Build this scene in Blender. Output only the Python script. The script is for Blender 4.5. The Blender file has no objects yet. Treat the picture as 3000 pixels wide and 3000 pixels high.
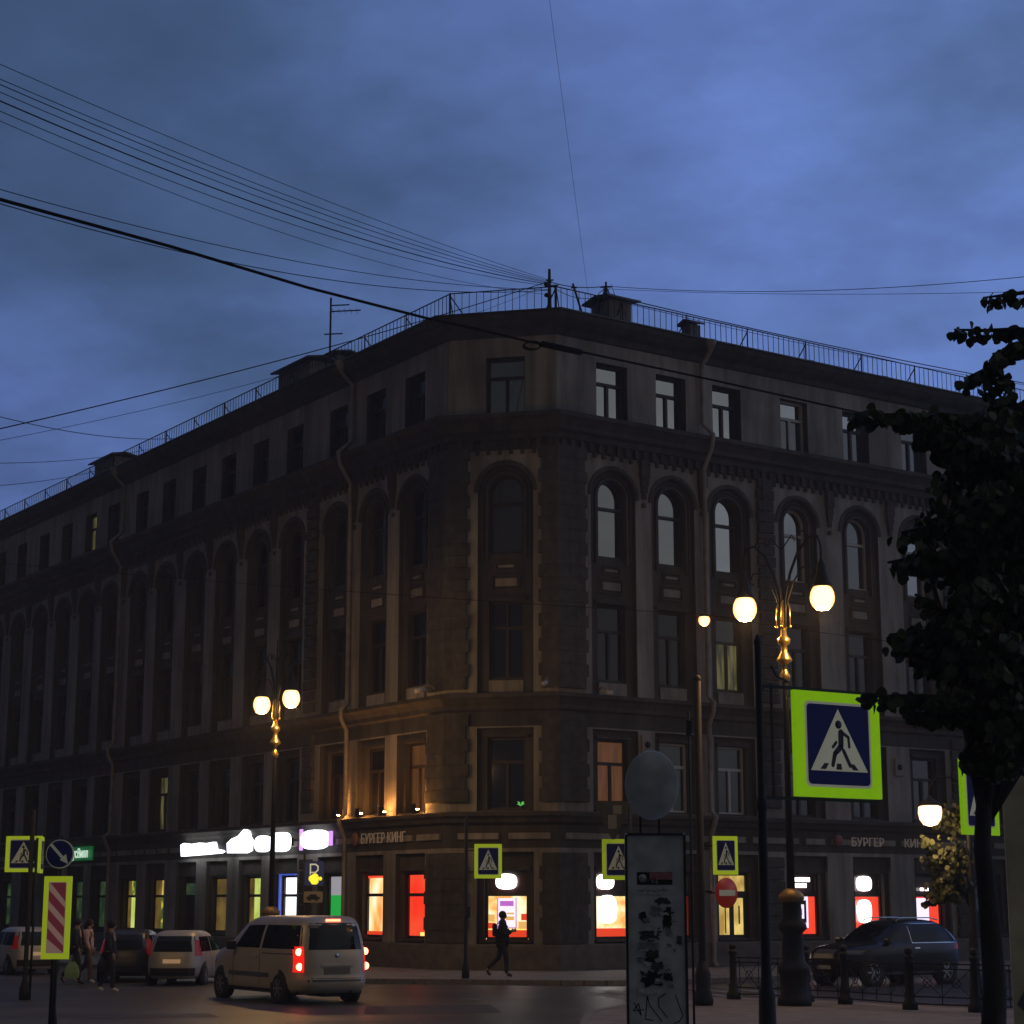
import bpy, bmesh, math, random
from mathutils import Vector, Matrix
random.seed(7)
C = bpy.context.scene.collection
R = math.radians
# ------------------------------------------------------------ camera
PITCH = R(11.65); CAMH = 2.25; FPX = 5530.0
cam = bpy.data.cameras.new('camera'); camo = bpy.data.objects.new('camera', cam); C.objects.link(camo)
camo.location = (0, 0, CAMH); camo.rotation_euler = (math.pi/2+PITCH, 0, 0)
cam.sensor_width = 36; cam.lens = FPX/3000*36; cam.clip_end = 3000; cam.clip_start = .1
bpy.context.scene.camera = camo
def U(px, py, Y):                       # a point seen in the photograph at depth Y
    x = (px-1500)/FPX; u = -(py-1500)/FPX
    d = Vector((x, math.cos(PITCH)-u*math.sin(PITCH), math.sin(PITCH)+u*math.cos(PITCH)))
    return Vector((0, 0, CAMH))+d*(Y/d.y)
# ------------------------------------------------------------ world / light / exposure
SKY_STRENGTH = .085
w = bpy.data.worlds.new('World'); bpy.context.scene.world = w; w.use_nodes = True
nt = w.node_tree; nt.nodes.clear()
def N(tree, t, **k):
    n = tree.nodes.new(t)
    for a, b in k.items(): setattr(n, a, b)
    return n
def mathn(tree, op, a, b=None, c=None):
    n = N(tree, 'ShaderNodeMath', operation=op)
    for i, v in enumerate((a, b, c)):
        if v is None: continue
        if isinstance(v, (int, float)): n.inputs[i].default_value = v
        else: tree.links.new(v, n.inputs[i])
    return n.outputs[0]
def mixc(tree, f, a, b, mode='MIX'):
    n = N(tree, 'ShaderNodeMix', data_type='RGBA', blend_type=mode)
    for i, v in ((0, f), (6, a), (7, b)):
        if isinstance(v, (int, float)): n.inputs[i].default_value = v
        elif isinstance(v, tuple): n.inputs[i].default_value = (*v, 1)
        else: tree.links.new(v, n.inputs[i])
    return n.outputs[2]
out = N(nt, 'ShaderNodeOutputWorld'); bg = N(nt, 'ShaderNodeBackground')
sky = N(nt, 'ShaderNodeTexSky', sky_type='NISHITA', sun_disc=False)
SUN_EL, SUN_AZ = R(3.0), R(78)          # afterglow low behind the right-hand street
sky.sun_elevation = SUN_EL; sky.sun_rotation = SUN_AZ; sky.ozone_density = 4; sky.dust_density = .6
tc = N(nt, 'ShaderNodeTexCoord'); sep = N(nt, 'ShaderNodeSeparateXYZ'); nt.links.new(tc.outputs['Generated'], sep.inputs[0])
zz = mathn(nt, 'ADD', mathn(nt, 'MAXIMUM', sep.outputs[2], 0.0), .22)
cb = N(nt, 'ShaderNodeCombineXYZ')
nt.links.new(mathn(nt, 'DIVIDE', sep.outputs[0], zz), cb.inputs[0]); nt.links.new(mathn(nt, 'DIVIDE', sep.outputs[1], zz), cb.inputs[1])
def cloud(scale, off, detail=6, rough=.55):
    mp = N(nt, 'ShaderNodeMapping'); mp.inputs['Location'].default_value = off; mp.inputs['Scale'].default_value = (1, 1.0, 1); mp.inputs['Rotation'].default_value = (0, 0, .5)
    nt.links.new(cb.outputs[0], mp.inputs[0])
    n = N(nt, 'ShaderNodeTexNoise'); n.inputs['Scale'].default_value = scale; n.inputs['Detail'].default_value = detail; n.inputs['Roughness'].default_value = rough
    nt.links.new(mp.outputs[0], n.inputs['Vector']); return n.outputs['Fac']
def ramp(tree, fac, stops):
    n = N(tree, 'ShaderNodeValToRGB'); e = n.color_ramp.elements
    while len(e) < len(stops): e.new(.5)
    for i, (p, c) in enumerate(stops):
        e[i].position = p; e[i].color = (*c, 1) if isinstance(c, tuple) else (c, c, c, 1)
    tree.links.new(fac, n.inputs[0]); return n.outputs[0]
big = ramp(nt, cloud(1.25, (2.3, 5.1, 0), 8, .56), [(.40, 0.0), (.60, 1.0)])
fine = ramp(nt, cloud(4.0, (1.2, 7.7, 2), 8, .62), [(.34, .82), (.66, 1.12)])
dirx = mathn(nt, 'MULTIPLY_ADD', sep.outputs[0], .85, 1.0)         # brighter towards the afterglow on the right
dirx = mathn(nt, 'MAXIMUM', dirx, .25)
low = mathn(nt, 'MULTIPLY_ADD', mathn(nt, 'MAXIMUM', sep.outputs[2], 0.0), -.55, 1.17)
base = mixc(nt, .10, (1.58, 2.58, 6.6), sky.outputs[0])
cl = mixc(nt, big, mixc(nt, 1.0, base, (.55, .60, .50), 'MULTIPLY'), base)
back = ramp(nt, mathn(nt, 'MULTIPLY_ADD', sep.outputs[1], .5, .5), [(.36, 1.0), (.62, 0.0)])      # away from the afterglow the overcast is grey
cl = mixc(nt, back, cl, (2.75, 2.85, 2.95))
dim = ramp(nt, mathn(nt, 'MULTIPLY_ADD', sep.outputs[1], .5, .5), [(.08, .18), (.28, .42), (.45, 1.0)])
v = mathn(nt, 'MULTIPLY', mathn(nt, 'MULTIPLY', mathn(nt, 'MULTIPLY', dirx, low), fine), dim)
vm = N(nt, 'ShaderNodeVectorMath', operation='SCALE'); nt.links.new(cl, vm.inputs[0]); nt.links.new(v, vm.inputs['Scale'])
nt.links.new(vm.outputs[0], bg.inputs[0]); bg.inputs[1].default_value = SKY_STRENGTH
nt.links.new(bg.outputs[0], out.inputs[0])
sl = bpy.data.lights.new('sun', 'SUN'); sl.energy = .012; sl.angle = R(25); sl.color = (1, .82, .66)
so = bpy.data.objects.new('sun', sl); C.objects.link(so)
so.rotation_euler = (R(90)-SUN_EL-R(8), 0, math.pi-SUN_AZ)
vs = bpy.context.scene.view_settings; vs.view_transform = 'Standard'; vs.look = 'None'; vs.exposure = 0; vs.gamma = 1
bpy.context.scene.cycles.max_bounces = 6
# ------------------------------------------------------------ materials
def mat(name, col, rough=.8, metal=0, var=.0, scale=3, bump=0, emit=None, es=0, spec=.5, col2=None, streak=None):
    m = bpy.data.materials.new(name); m.use_nodes = True; t = m.node_tree; b = t.nodes['Principled BSDF']
    b.inputs['Roughness'].default_value = rough; b.inputs['Metallic'].default_value = metal; b.inputs['Base Color'].default_value = (*col, 1)
    b.inputs['Specular IOR Level'].default_value = spec
    if var:
        g = N(t, 'ShaderNodeTexCoord'); n = N(t, 'ShaderNodeTexNoise'); n.inputs['Scale'].default_value = scale; n.inputs['Detail'].default_value = 7
        src = g.outputs['Object']
        if streak:
            mp = N(t, 'ShaderNodeMapping'); mp.inputs['Scale'].default_value = streak; t.links.new(src, mp.inputs[0]); src = mp.outputs[0]
        t.links.new(src, n.inputs['Vector'])
        c2 = col2 or tuple(x*(1-var) for x in col)
        o = ramp(t, n.outputs['Fac'], [(.32, c2), (.68, tuple(min(1, x*(1+var*.4)) for x in col))])
        t.links.new(o, b.inputs['Base Color'])
        if bump:
            bp = N(t, 'ShaderNodeBump'); bp.inputs['Strength'].default_value = bump; bp.inputs['Distance'].default_value = .03
            t.links.new(n.outputs['Fac'], bp.inputs['Height']); t.links.new(bp.outputs[0], b.inputs['Normal'])
    if emit: b.inputs['Emission Color'].default_value = (*emit, 1); b.inputs['Emission Strength'].default_value = es
    return m
def stain(m, amt=.45):                 # soot and rain streaks under ledges, patches of newer paint
    t = m.node_tree; b = t.nodes['Principled BSDF']; src = b.inputs['Base Color'].links[0].from_socket
    g = N(t, 'ShaderNodeTexCoord'); mp = N(t, 'ShaderNodeMapping'); mp.inputs['Scale'].default_value = (1.6, 1.6, .16); t.links.new(g.outputs['Object'], mp.inputs[0])
    n = N(t, 'ShaderNodeTexNoise'); n.inputs['Scale'].default_value = 1.4; n.inputs['Detail'].default_value = 9; n.inputs['Roughness'].default_value = .65; t.links.new(mp.outputs[0], n.inputs['Vector'])
    v_ = N(t, 'ShaderNodeTexNoise'); v_.inputs['Scale'].default_value = .35; v_.inputs['Detail'].default_value = 3; t.links.new(g.outputs['Object'], v_.inputs['Vector'])
    a = mixc(t, 1.0, src, ramp(t, n.outputs['Fac'], [(.36, 1-amt), (.6, 1.0)]), 'MULTIPLY'); a = mixc(t, 1.0, a, ramp(t, v_.outputs['Fac'], [(.42, .82), (.5, 1.0), (.62, 1.08)]), 'MULTIPLY')
    t.links.new(a, b.inputs['Base Color']); return m
def limb(m, edge, centre, ec, es):     # opal glass: hot middle, warmer and weaker rim
    t = m.node_tree; b = t.nodes['Principled BSDF']; lw = N(t, 'ShaderNodeLayerWeight'); lw.inputs[0].default_value = .5
    t.links.new(mixc(t, ramp(t, lw.outputs['Facing'], [(ec, 0.0), (.86, 1.0)]), tuple(c*es for c in centre), edge), b.inputs['Emission Color']); b.inputs['Emission Strength'].default_value = 1; return m
def emat(name, stops, es, scale=2.5, stretch=(1, 1, 1), off=(0, 0, 0)):      # light coming from a furnished room: patches of different colour
    m = bpy.data.materials.new(name); m.use_nodes = True; t = m.node_tree; b = t.nodes['Principled BSDF']
    b.inputs['Base Color'].default_value = (.02, .02, .02, 1); b.inputs['Roughness'].default_value = .2
    g = N(t, 'ShaderNodeTexCoord'); mp = N(t, 'ShaderNodeMapping'); mp.inputs['Scale'].default_value = stretch; mp.inputs['Location'].default_value = off
    n = N(t, 'ShaderNodeTexNoise'); n.inputs['Scale'].default_value = scale; n.inputs['Detail'].default_value = 2
    t.links.new(g.outputs['Object'], mp.inputs[0]); t.links.new(mp.outputs[0], n.inputs['Vector'])
    t.links.new(ramp(t, n.outputs['Fac'], stops), b.inputs['Emission Color']); b.inputs['Emission Strength'].default_value = es
    return m
M = {}
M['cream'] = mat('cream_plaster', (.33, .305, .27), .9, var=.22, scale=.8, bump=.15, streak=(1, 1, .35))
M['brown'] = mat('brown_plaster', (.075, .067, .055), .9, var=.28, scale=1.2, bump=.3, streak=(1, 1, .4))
M['rust'] = mat('rusticated_plaster', (.085, .078, .066), .95, var=.35, scale=4, bump=.6)
M['mould'] = mat('moulding_plaster', (.080, .071, .058), .9, var=.3, scale=2, bump=.2)
M['plinth'] = mat('plinth_stone', (.12, .105, .09), .85, var=.35, scale=3, bump=.3)
M['roof'] = mat('roof_metal', (.06, .06, .065), .5, .4, var=.4, scale=2)
M['iron'] = mat('black_iron', (.008, .008, .008), .7, .0, var=.3, scale=20)
M['frame'] = mat('dark_window_frame', (.035, .026, .02), .6, var=.3, scale=9)
M['pvc'] = mat('white_window_frame', (.45, .45, .45), .45)
M['zinc'] = mat('painted_downpipe', (.26, .24, .21), .55, .2, var=.3, scale=3)
M['brick'] = mat('chimney_plaster', (.22, .19, .16), .9, var=.4, scale=3, bump=.5)
for k_ in ('cream', 'brown', 'rust', 'mould'): stain(M[k_])
def glassmat(name, refl, tint=(.012, .013, .016)):
    m = bpy.data.materials.new(name); m.use_nodes = True; t = m.node_tree; t.nodes.clear()
    o = N(t, 'ShaderNodeOutputMaterial'); mx = N(t, 'ShaderNodeMixShader'); d = N(t, 'ShaderNodeBsdfDiffuse'); g = N(t, 'ShaderNodeBsdfGlossy')
    gc = N(t, 'ShaderNodeTexCoord'); nz = N(t, 'ShaderNodeTexNoise'); nz.inputs['Scale'].default_value = .9; nz.inputs['Detail'].default_value = 2
    bp = N(t, 'ShaderNodeBump'); bp.inputs['Strength'].default_value = .06; bp.inputs['Distance'].default_value = .05
    t.links.new(gc.outputs['Object'], nz.inputs['Vector']); t.links.new(nz.outputs['Fac'], bp.inputs['Height']); t.links.new(bp.outputs[0], g.inputs['Normal'])
    d.inputs[0].default_value = (*tint, 1); g.inputs[0].default_value = (.9, .93, .92, 1); g.inputs['Roughness'].default_value = .04
    mx.inputs[0].default_value = refl
    t.links.new(d.outputs[0], mx.inputs[1]); t.links.new(g.outputs[0], mx.inputs[2]); t.links.new(mx.outputs[0], o.inputs[0]); return m
M['glass'] = glassmat('window_glass', .42); M['glass2'] = glassmat('window_glass_b', .27); M['glassdim'] = glassmat('curtained_glass', .13, (.03, .03, .032)); M['glassdark'] = glassmat('dark_glass', .07)
M['cable'] = mat('black_rubber', (.004, .004, .004), .95, spec=.05)
M['carglass'] = glassmat('car_glass', .045, (.006, .006, .007))
M['gold'] = mat('gilded_metal', (.75, .5, .13), .3, .9, var=.3, scale=14)
M['lampglass'] = mat('lamp_globe', (.8, .75, .6), .3, emit=(1, .60, .24), es=75); limb(M['lampglass'], (1.4, .56, .08), (1, .70, .26), .30, 3.4)
M['lampsod'] = mat('sodium_lens', (.8, .5, .3), .3, emit=(1, .40, .12), es=45); limb(M['lampsod'], (1.5, .36, .08), (1, .60, .26), .25, 3)
# ------------------------------------------------------------ mesh builder
class MB:
    def __init__(s): s.v = []; s.f = []; s.m = []; s.sm = []
    def add(s, vs, fs, mi=0, smooth=False):
        o = len(s.v); s.v += [Vector(v) for v in vs]; s.f += [tuple(i+o for i in f) for f in fs]
        s.m += [mi]*len(fs); s.sm += [smooth]*len(fs); return s
    def quad(s, a, b, c, d, mi=0): return s.add([a, b, c, d], [(0, 1, 2, 3)], mi)
    def box(s, c, size, X=(1, 0, 0), Y=(0, 1, 0), Z=(0, 0, 1), mi=0, bev=0):
        c = Vector(c); X = Vector(X)*size[0]/2; Y = Vector(Y)*size[1]/2; Z = Vector(Z)*size[2]/2
        if bev:
            bm = bmesh.new(); bmesh.ops.create_cube(bm, size=1)
            for q in bm.verts: q.co = Vector((q.co.x*size[0], q.co.y*size[1], q.co.z*size[2]))
            bmesh.ops.bevel(bm, geom=bm.edges[:], offset=bev, segments=2, affect='EDGES', profile=.6)
            bm.verts.index_update(); xn, yn, zn = X.normalized(), Y.normalized(), Z.normalized()
            s.add([c+xn*q.co.x+yn*q.co.y+zn*q.co.z for q in bm.verts], [tuple(q.index for q in f.verts) for f in bm.faces], mi); bm.free(); return s
        v = [c+X*i+Y*j+Z*k for k in (-1, 1) for j in (-1, 1) for i in (-1, 1)]
        return s.add(v, [(0, 2, 3, 1), (4, 5, 7, 6), (0, 1, 5, 4), (2, 6, 7, 3), (0, 4, 6, 2), (1, 3, 7, 5)], mi)
    def bar(s, a, b, wd, dp=None, up=(0, 0, 1), mi=0):
        a = Vector(a); b = Vector(b); d = b-a; L = d.length
        if L < 1e-6: return s
        d.normalize(); x = d.cross(Vector(up))
        if x.length < 1e-3: x = d.cross(Vector((1, 0, 0)))
        x.normalize(); y = x.cross(d)
        return s.box((a+b)/2, (wd, dp or wd, L), x, y, d, mi)
    def prism(s, pts, z0, z1, mi=0):
        n = len(pts); v = [(p[0], p[1], z0) for p in pts]+[(p[0], p[1], z1) for p in pts]
        return s.add(v, [tuple(range(n-1, -1, -1)), tuple(range(n, 2*n))]+[(i, (i+1) % n, n+(i+1) % n, n+i) for i in range(n)], mi)
    def tube(s, pts, r, n=6, mi=0, smooth=True):
        pts = [Vector(p) for p in pts]; rs = r if isinstance(r, (list, tuple)) else [r]*len(pts); vs = []; up = Vector((0, 0, 1)); x = None
        for i, p in enumerate(pts):
            d = (pts[min(i+1, len(pts)-1)]-pts[max(i-1, 0)]).normalized()
            if x is None:
                x = d.cross(up)
                if x.length < 1e-3: x = d.cross(Vector((1, 0, 0)))
            x = (x-d*x.dot(d)).normalized(); y = d.cross(x)
            vs += [p+(x*math.cos(2*math.pi*k/n)+y*math.sin(2*math.pi*k/n))*rs[i] for k in range(n)]
        fs = [(i*n+k, i*n+(k+1) % n, (i+1)*n+(k+1) % n, (i+1)*n+k) for i in range(len(pts)-1) for k in range(n)]
        fs += [tuple(range(n-1, -1, -1)), tuple(range((len(pts)-1)*n, len(pts)*n))]
        return s.add(vs, fs, mi, smooth)
    def lathe(s, prof, c=(0, 0, 0), n=16, axis='z', mi=0, smooth=True):
        c = Vector(c); vs = []
        for r, z in prof:
            for k in range(n):
                a = 2*math.pi*k/n; x, y = r*math.cos(a), r*math.sin(a)
                vs.append(c+(Vector((x, y, z)) if axis == 'z' else Vector((x, z, y)) if axis == 'y' else Vector((z, x, y))))
        fs = [(i*n+k, i*n+(k+1) % n, (i+1)*n+(k+1) % n, (i+1)*n+k) for i in range(len(prof)-1) for k in range(n)]
        fs += [tuple(range(n-1, -1, -1)), tuple(range((len(prof)-1)*n, len(prof)*n))]
        return s.add(vs, fs, mi, smooth)
    def ball(s, c, r, n=16, mi=0, sq=1):
        return s.lathe([(max(r*math.sin(math.pi*i/10), .002), -r*sq*math.cos(math.pi*i/10)) for i in range(11)], c, n, mi=mi)
def bulb(parent, loc, watts, col=(1, .56, .20)):       # the lamp's own bulb light, just under its globe
    l = bpy.data.lights.new('lamp_bulb', 'POINT'); l.energy = watts; l.color = col; l.shadow_soft_size = .05
    o = bpy.data.objects.new('bulb_light', l); C.objects.link(o); o.parent = parent; o.location = loc; return o
def roots(o):
    while o.parent: o = o.parent
    return o
def tag(o, label=None, cat=None, group=None, kind=None):
    if label: o['label'] = label
    if cat: o['category'] = cat
    if group: o['group'] = group
    if kind: o['kind'] = kind
    return o
def obj(name, mb, mats, parent=None, world=False, recalc=True):
    if not isinstance(mats, (list, tuple)): mats = [mats]
    me = bpy.data.meshes.new(name); loc = Vector((0, 0, 0)); vs = mb.v
    if parent is not None and world:
        r = roots(parent); inv = (Matrix.Translation(r.location) @ r.rotation_euler.to_matrix().to_4x4()).inverted(); vs = [inv @ p for p in vs]
    elif parent is None and vs:
        loc = Vector(((min(p.x for p in vs)+max(p.x for p in vs))/2, (min(p.y for p in vs)+max(p.y for p in vs))/2, min(p.z for p in vs))); vs = [p-loc for p in vs]
    me.from_pydata([tuple(p) for p in vs], [], mb.f)
    for m in mats: me.materials.append(M[m] if isinstance(m, str) else m)
    me.polygons.foreach_set('material_index', mb.m); me.polygons.foreach_set('use_smooth', mb.sm)
    if recalc:
        bm = bmesh.new(); bm.from_mesh(me); bmesh.ops.recalc_face_normals(bm, faces=bm.faces[:]); bm.to_mesh(me); bm.free()
    me.update(); o = bpy.data.objects.new(name, me); C.objects.link(o); o.location = loc
    if parent: o.parent = parent
    return o
def empty(name, loc, rz=0, **k):
    o = bpy.data.objects.new(name, None); C.objects.link(o); o.location = loc; o.rotation_euler = (0, 0, rz); o.empty_display_size = .3
    tag(o, **k); return o
def copy_tree(o, parent=None):
    c = o.copy(); C.objects.link(c)
    if parent: c.parent = parent
    for ch in [x for x in C.objects if x.parent == o]: copy_tree(ch, c)
    return c
def text_mb(mb, body, size, place, ext=.0, mi=0, sx=1):      # place(x, y, z) -> world point
    cu = bpy.data.curves.new('lettering', 'FONT'); cu.body = body; cu.size = size; cu.extrude = ext; cu.align_x = 'CENTER'; cu.resolution_u = 3
    t = bpy.data.objects.new('lettering', cu); C.objects.link(t); dg = bpy.context.evaluated_depsgraph_get()
    me = bpy.data.meshes.new_from_object(t.evaluated_get(dg)); C.objects.unlink(t); bpy.data.objects.remove(t)
    mb.add([place(q.co.x*sx, q.co.y, q.co.z) for q in me.vertices], [tuple(p.vertices) for p in me.polygons], mi); bpy.data.meshes.remove(me)
# ------------------------------------------------------------ facade frames
class Fac:
    def __init__(s, o, ang, out_sign):
        a = R(ang); s.o = Vector((o[0], o[1], 0)); s.d = Vector((math.sin(a), math.cos(a), 0)); s.n = Vector((s.d.y, -s.d.x, 0))*out_sign
    def P(s, x, z, q=0): return s.o+s.d*x+s.n*q+Vector((0, 0, z))
CR = (1.47, 60.30)
FR = Fac(CR, 55.6, 1); FK = Fac(CR, -77.5, -1)
CLv = FK.P(3.68, 0); FL = Fac((CLv.x, CLv.y), -34.4, -1)
LEN_R, LEN_L = 34.0, 52.0
PLAN = [FL.P(LEN_L, 0), FL.P(0.0, 0), FK.P(0, 0), FR.P(LEN_R, 0)]
def offs(q):
    res = []
    ns = [FL.n, FK.n, FR.n]
    for i, p in enumerate(PLAN):
        if i == 0: res.append(p+FL.n*q)
        elif i == 3: res.append(p+FR.n*q)
        else:
            a, b = ns[i-1], ns[i]; m = (a+b).normalized(); res.append(p+m*(q/m.dot(a)))
    return res
def sweep(mb, prof, mi=0):
    rows = [[Vector((p.x, p.y, z)) for p in offs(q)] for q, z in prof]
    for i in range(len(rows)-1):
        for j in range(3): mb.quad(rows[i][j], rows[i][j+1], rows[i+1][j+1], rows[i+1][j], mi)
# ------------------------------------------------------------ setting: ground, road, pavements
def ngon(name, pts, z, m, thick=0):
    mb = MB()
    if thick: mb.prism([(p[0], p[1]) for p in pts], z-thick, z)
    else: mb.add([(p[0], p[1], z) for p in pts], [tuple(range(len(pts)))])
    o = obj(name, mb, m); return o
M['asphalt'] = mat('asphalt', (.075, .066, .055), .62, var=.35, scale=1.6, bump=.15)
M['road2'] = mat('road_asphalt', (.075, .064, .052), .45, var=.5, scale=.45, bump=.25)
M['paving'] = mat('paving', (.20, .18, .155), .75, var=.3, scale=2.2, bump=.15)
M['kerb'] = mat('granite_kerb', (.20, .185, .17), .7, var=.35, scale=9)
M['paint'] = mat('road_paint', (.26, .25, .23), .7, col2=(.08, .07, .06), var=.55, scale=5)
tag(ngon('ground', [(-600, -200), (600, -200), (600, 1200), (-600, 1200)], -.004, 'asphalt'), kind='structure')
tag(ngon('road', [(-70, 3), (1.0, 3), (1.0, 36), (4.2, 44.5), (60, 86), (60, 99), (4, 53.8), (-3.6, 54.8), (-40, 108), (-60, 108), (-14, 40), (-70, 30)], 0, 'road2'), kind='structure')
KQ = 7.0
kp = [Vector((p.x, p.y, 0)) for p in offs(KQ)]
def rounded(pts, r=2.5, n=5):
    res = [pts[0]]
    for i in range(1, len(pts)-1):
        a = pts[i]+(pts[i-1]-pts[i]).normalized()*r; b = pts[i]+(pts[i+1]-pts[i]).normalized()*r
        for k in range(n+1):
            t = k/n; res.append(a*(1-t)**2+pts[i]*2*t*(1-t)+b*t*t)
    return res+[pts[-1]]
kerbline = rounded(kp, 1.6)
def pavement(name, line, back, side):
    pts = [(p.x, p.y) for p in line]+[(p.x, p.y) for p in back]
    o = ngon(name, pts, .13, 'paving', .16); tag(o, kind='structure')
    mb = MB()
    for a, b in zip(line[:-1], line[1:]):
        n = max(1, int((b-a).length/1.0)); u = (b-a).normalized(); pr = Vector((-u.y, u.x, 0))*side
        for k in range(n):
            p0 = a+(b-a)*(k/n)+u*.006; p1 = a+(b-a)*((k+1)/n)-u*.006
            mb.bar(p0+pr*.075+Vector((0, 0, .065)), p1+pr*.075+Vector((0, 0, .065)), .15, .143)
    k = obj(name+'_kerb', mb, 'kerb'); tag(k, kind='structure')
pavement('pavement', kerbline, [PLAN[3]-FR.n*2, PLAN[2]+Vector((0, 3, 0)), PLAN[1]+Vector((0, 3, 0)), PLAN[0]-FL.n*2], -1)
near = [Vector(p) for p in ((1.3, 3, 0), (1.3, 34, 0), (1.6, 38, 0), (2.7, 41.6, 0), (4.6, 43.7, 0), (6.0, 43.2, 0), (9.6, 38.9, 0), (14, 35.5, 0), (50, 58, 0))]
pavement('near_pavement', near, [Vector((60, 50, 0)), Vector((60, 3, 0))], 1)
mk = MB()
for i in range(6):                     # zebra bars over the right-hand street mouth
    a = Vector((3.0+i*.75, 44.4+i*.55, 0)); u = Vector((-.30, .95, 0)).normalized(); s_ = Vector((.8, .6, 0)).normalized()
    mk.quad(*[a+u*l+s_*k+Vector((0, 0, .006)) for l, k in ((0, 0), (0, .42), (5.0, .42), (5.0, 0))])
for i in range(0):
    a = Vector((-9.0+i*1.25, 41.5+i*.3, 0)); mk.quad(*[a+Vector(q)+Vector((0, 0, .006)) for q in ((0, 0, 0), (.5, .1, 0), (-1.6, 3.6, 0), (-2.1, 3.5, 0))])
tag(obj('crosswalk', mk, 'paint'), kind='structure')
mk = MB()
for a, b in (((-20, 34), (-6, 36.5)), ((-4.5, 36.8), (2, 37.6))):
    a = Vector((*a, .005)); b = Vector((*b, .005)); pr = (b-a).normalized().cross(Vector((0, 0, 1)))*.06; mk.quad(a-pr, b-pr, b+pr, a+pr)
tag(obj('road_marking', mk, 'paint'), kind='structure')
tag(obj('manhole_cover', MB().lathe([(.01, .012), (.30, .012), (.34, .004)], (-.9, 45.6, 0), 20), 'kerb'), 'round iron manhole cover in the road in front of the walker', 'manhole cover')
mk = MB()
for pts in (((-3.0, 39.5), (-.2, 40.1), (-.5, 43.2), (-3.2, 42.6)), ((-8.5, 38.2), (-5.8, 38.6), (-6.2, 39.9), (-8.8, 39.4)), ((2.6, 47.5), (5.0, 50.2), (4.2, 51), (1.9, 48.4))): mk.add([(x, y, .004) for x, y in pts], [(0, 1, 2, 3)])
M['patch'] = mat('asphalt_patch', (.034, .031, .028), .6, var=.3, scale=3, bump=.2); tag(obj('road_patch', mk, 'patch'), kind='structure')
# ------------------------------------------------------------ the corner building
bld = empty('corner_building', (*CR, 0), label='long five storey brown corner building with arched windows and a cut corner', cat='building')
COLS_R = [2.31, 4.87, 7.40, 10.6, 13.68, 16.72, 19.8, 22.85, 25.9, 28.9, 31.9]
COLS_L = [2.15, 4.8, 7.5, 10.9, 13.75, 16.6, 19.4, 22.4, 25.25, 28.45, 31.15, 34.15, 37.15, 40.25, 43.3, 46.4, 49.4]
COLS_K = [1.73]
def arc(sc, hw, zs, n=14): return [(sc-hw*math.cos(math.pi*i/n), zs+hw*math.sin(math.pi*i/n)) for i in range(n+1)]
def cell(mb, F, s0, s1, z0, z1, sc=None, hw=0, zb=0, zt=0, spring=None, q=0, q2=-.2, mi=0, mi2=0):
    P = F.P
    if sc is None: mb.quad(P(s0, z0, q), P(s1, z0, q), P(s1, z1, q), P(s0, z1, q), mi); return
    a, b = sc-hw, sc+hw
    if a-s0 > 1e-4: mb.quad(P(s0, z0, q), P(a, z0, q), P(a, z1, q), P(s0, z1, q), mi)
    if s1-b > 1e-4: mb.quad(P(b, z0, q), P(s1, z0, q), P(s1, z1, q), P(b, z1, q), mi)
    if zb-z0 > 1e-4: mb.quad(P(a, z0, q), P(b, z0, q), P(b, zb, q), P(a, zb, q), mi)
    top = arc(sc, hw, spring) if spring else [(a, zt), (b, zt)]
    for (x0, y0), (x1, y1) in zip(top[:-1], top[1:]): mb.quad(P(x0, y0, q), P(x1, y1, q), P(x1, z1, q), P(x0, z1, q), mi)
    ring = [(a, zb)]+top+[(b, zb)]
    for (x0, y0), (x1, y1) in zip(ring[:-1], ring[1:]): mb.quad(P(x0, y0, q), P(x1, y1, q), P(x1, y1, q2), P(x0, y0, q2), mi2)
    mb.quad(P(a, zb, q), P(b, zb, q), P(b, zb, q2), P(a, zb, q2), mi2)
NQ, GQ = -.17, -.45
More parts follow.
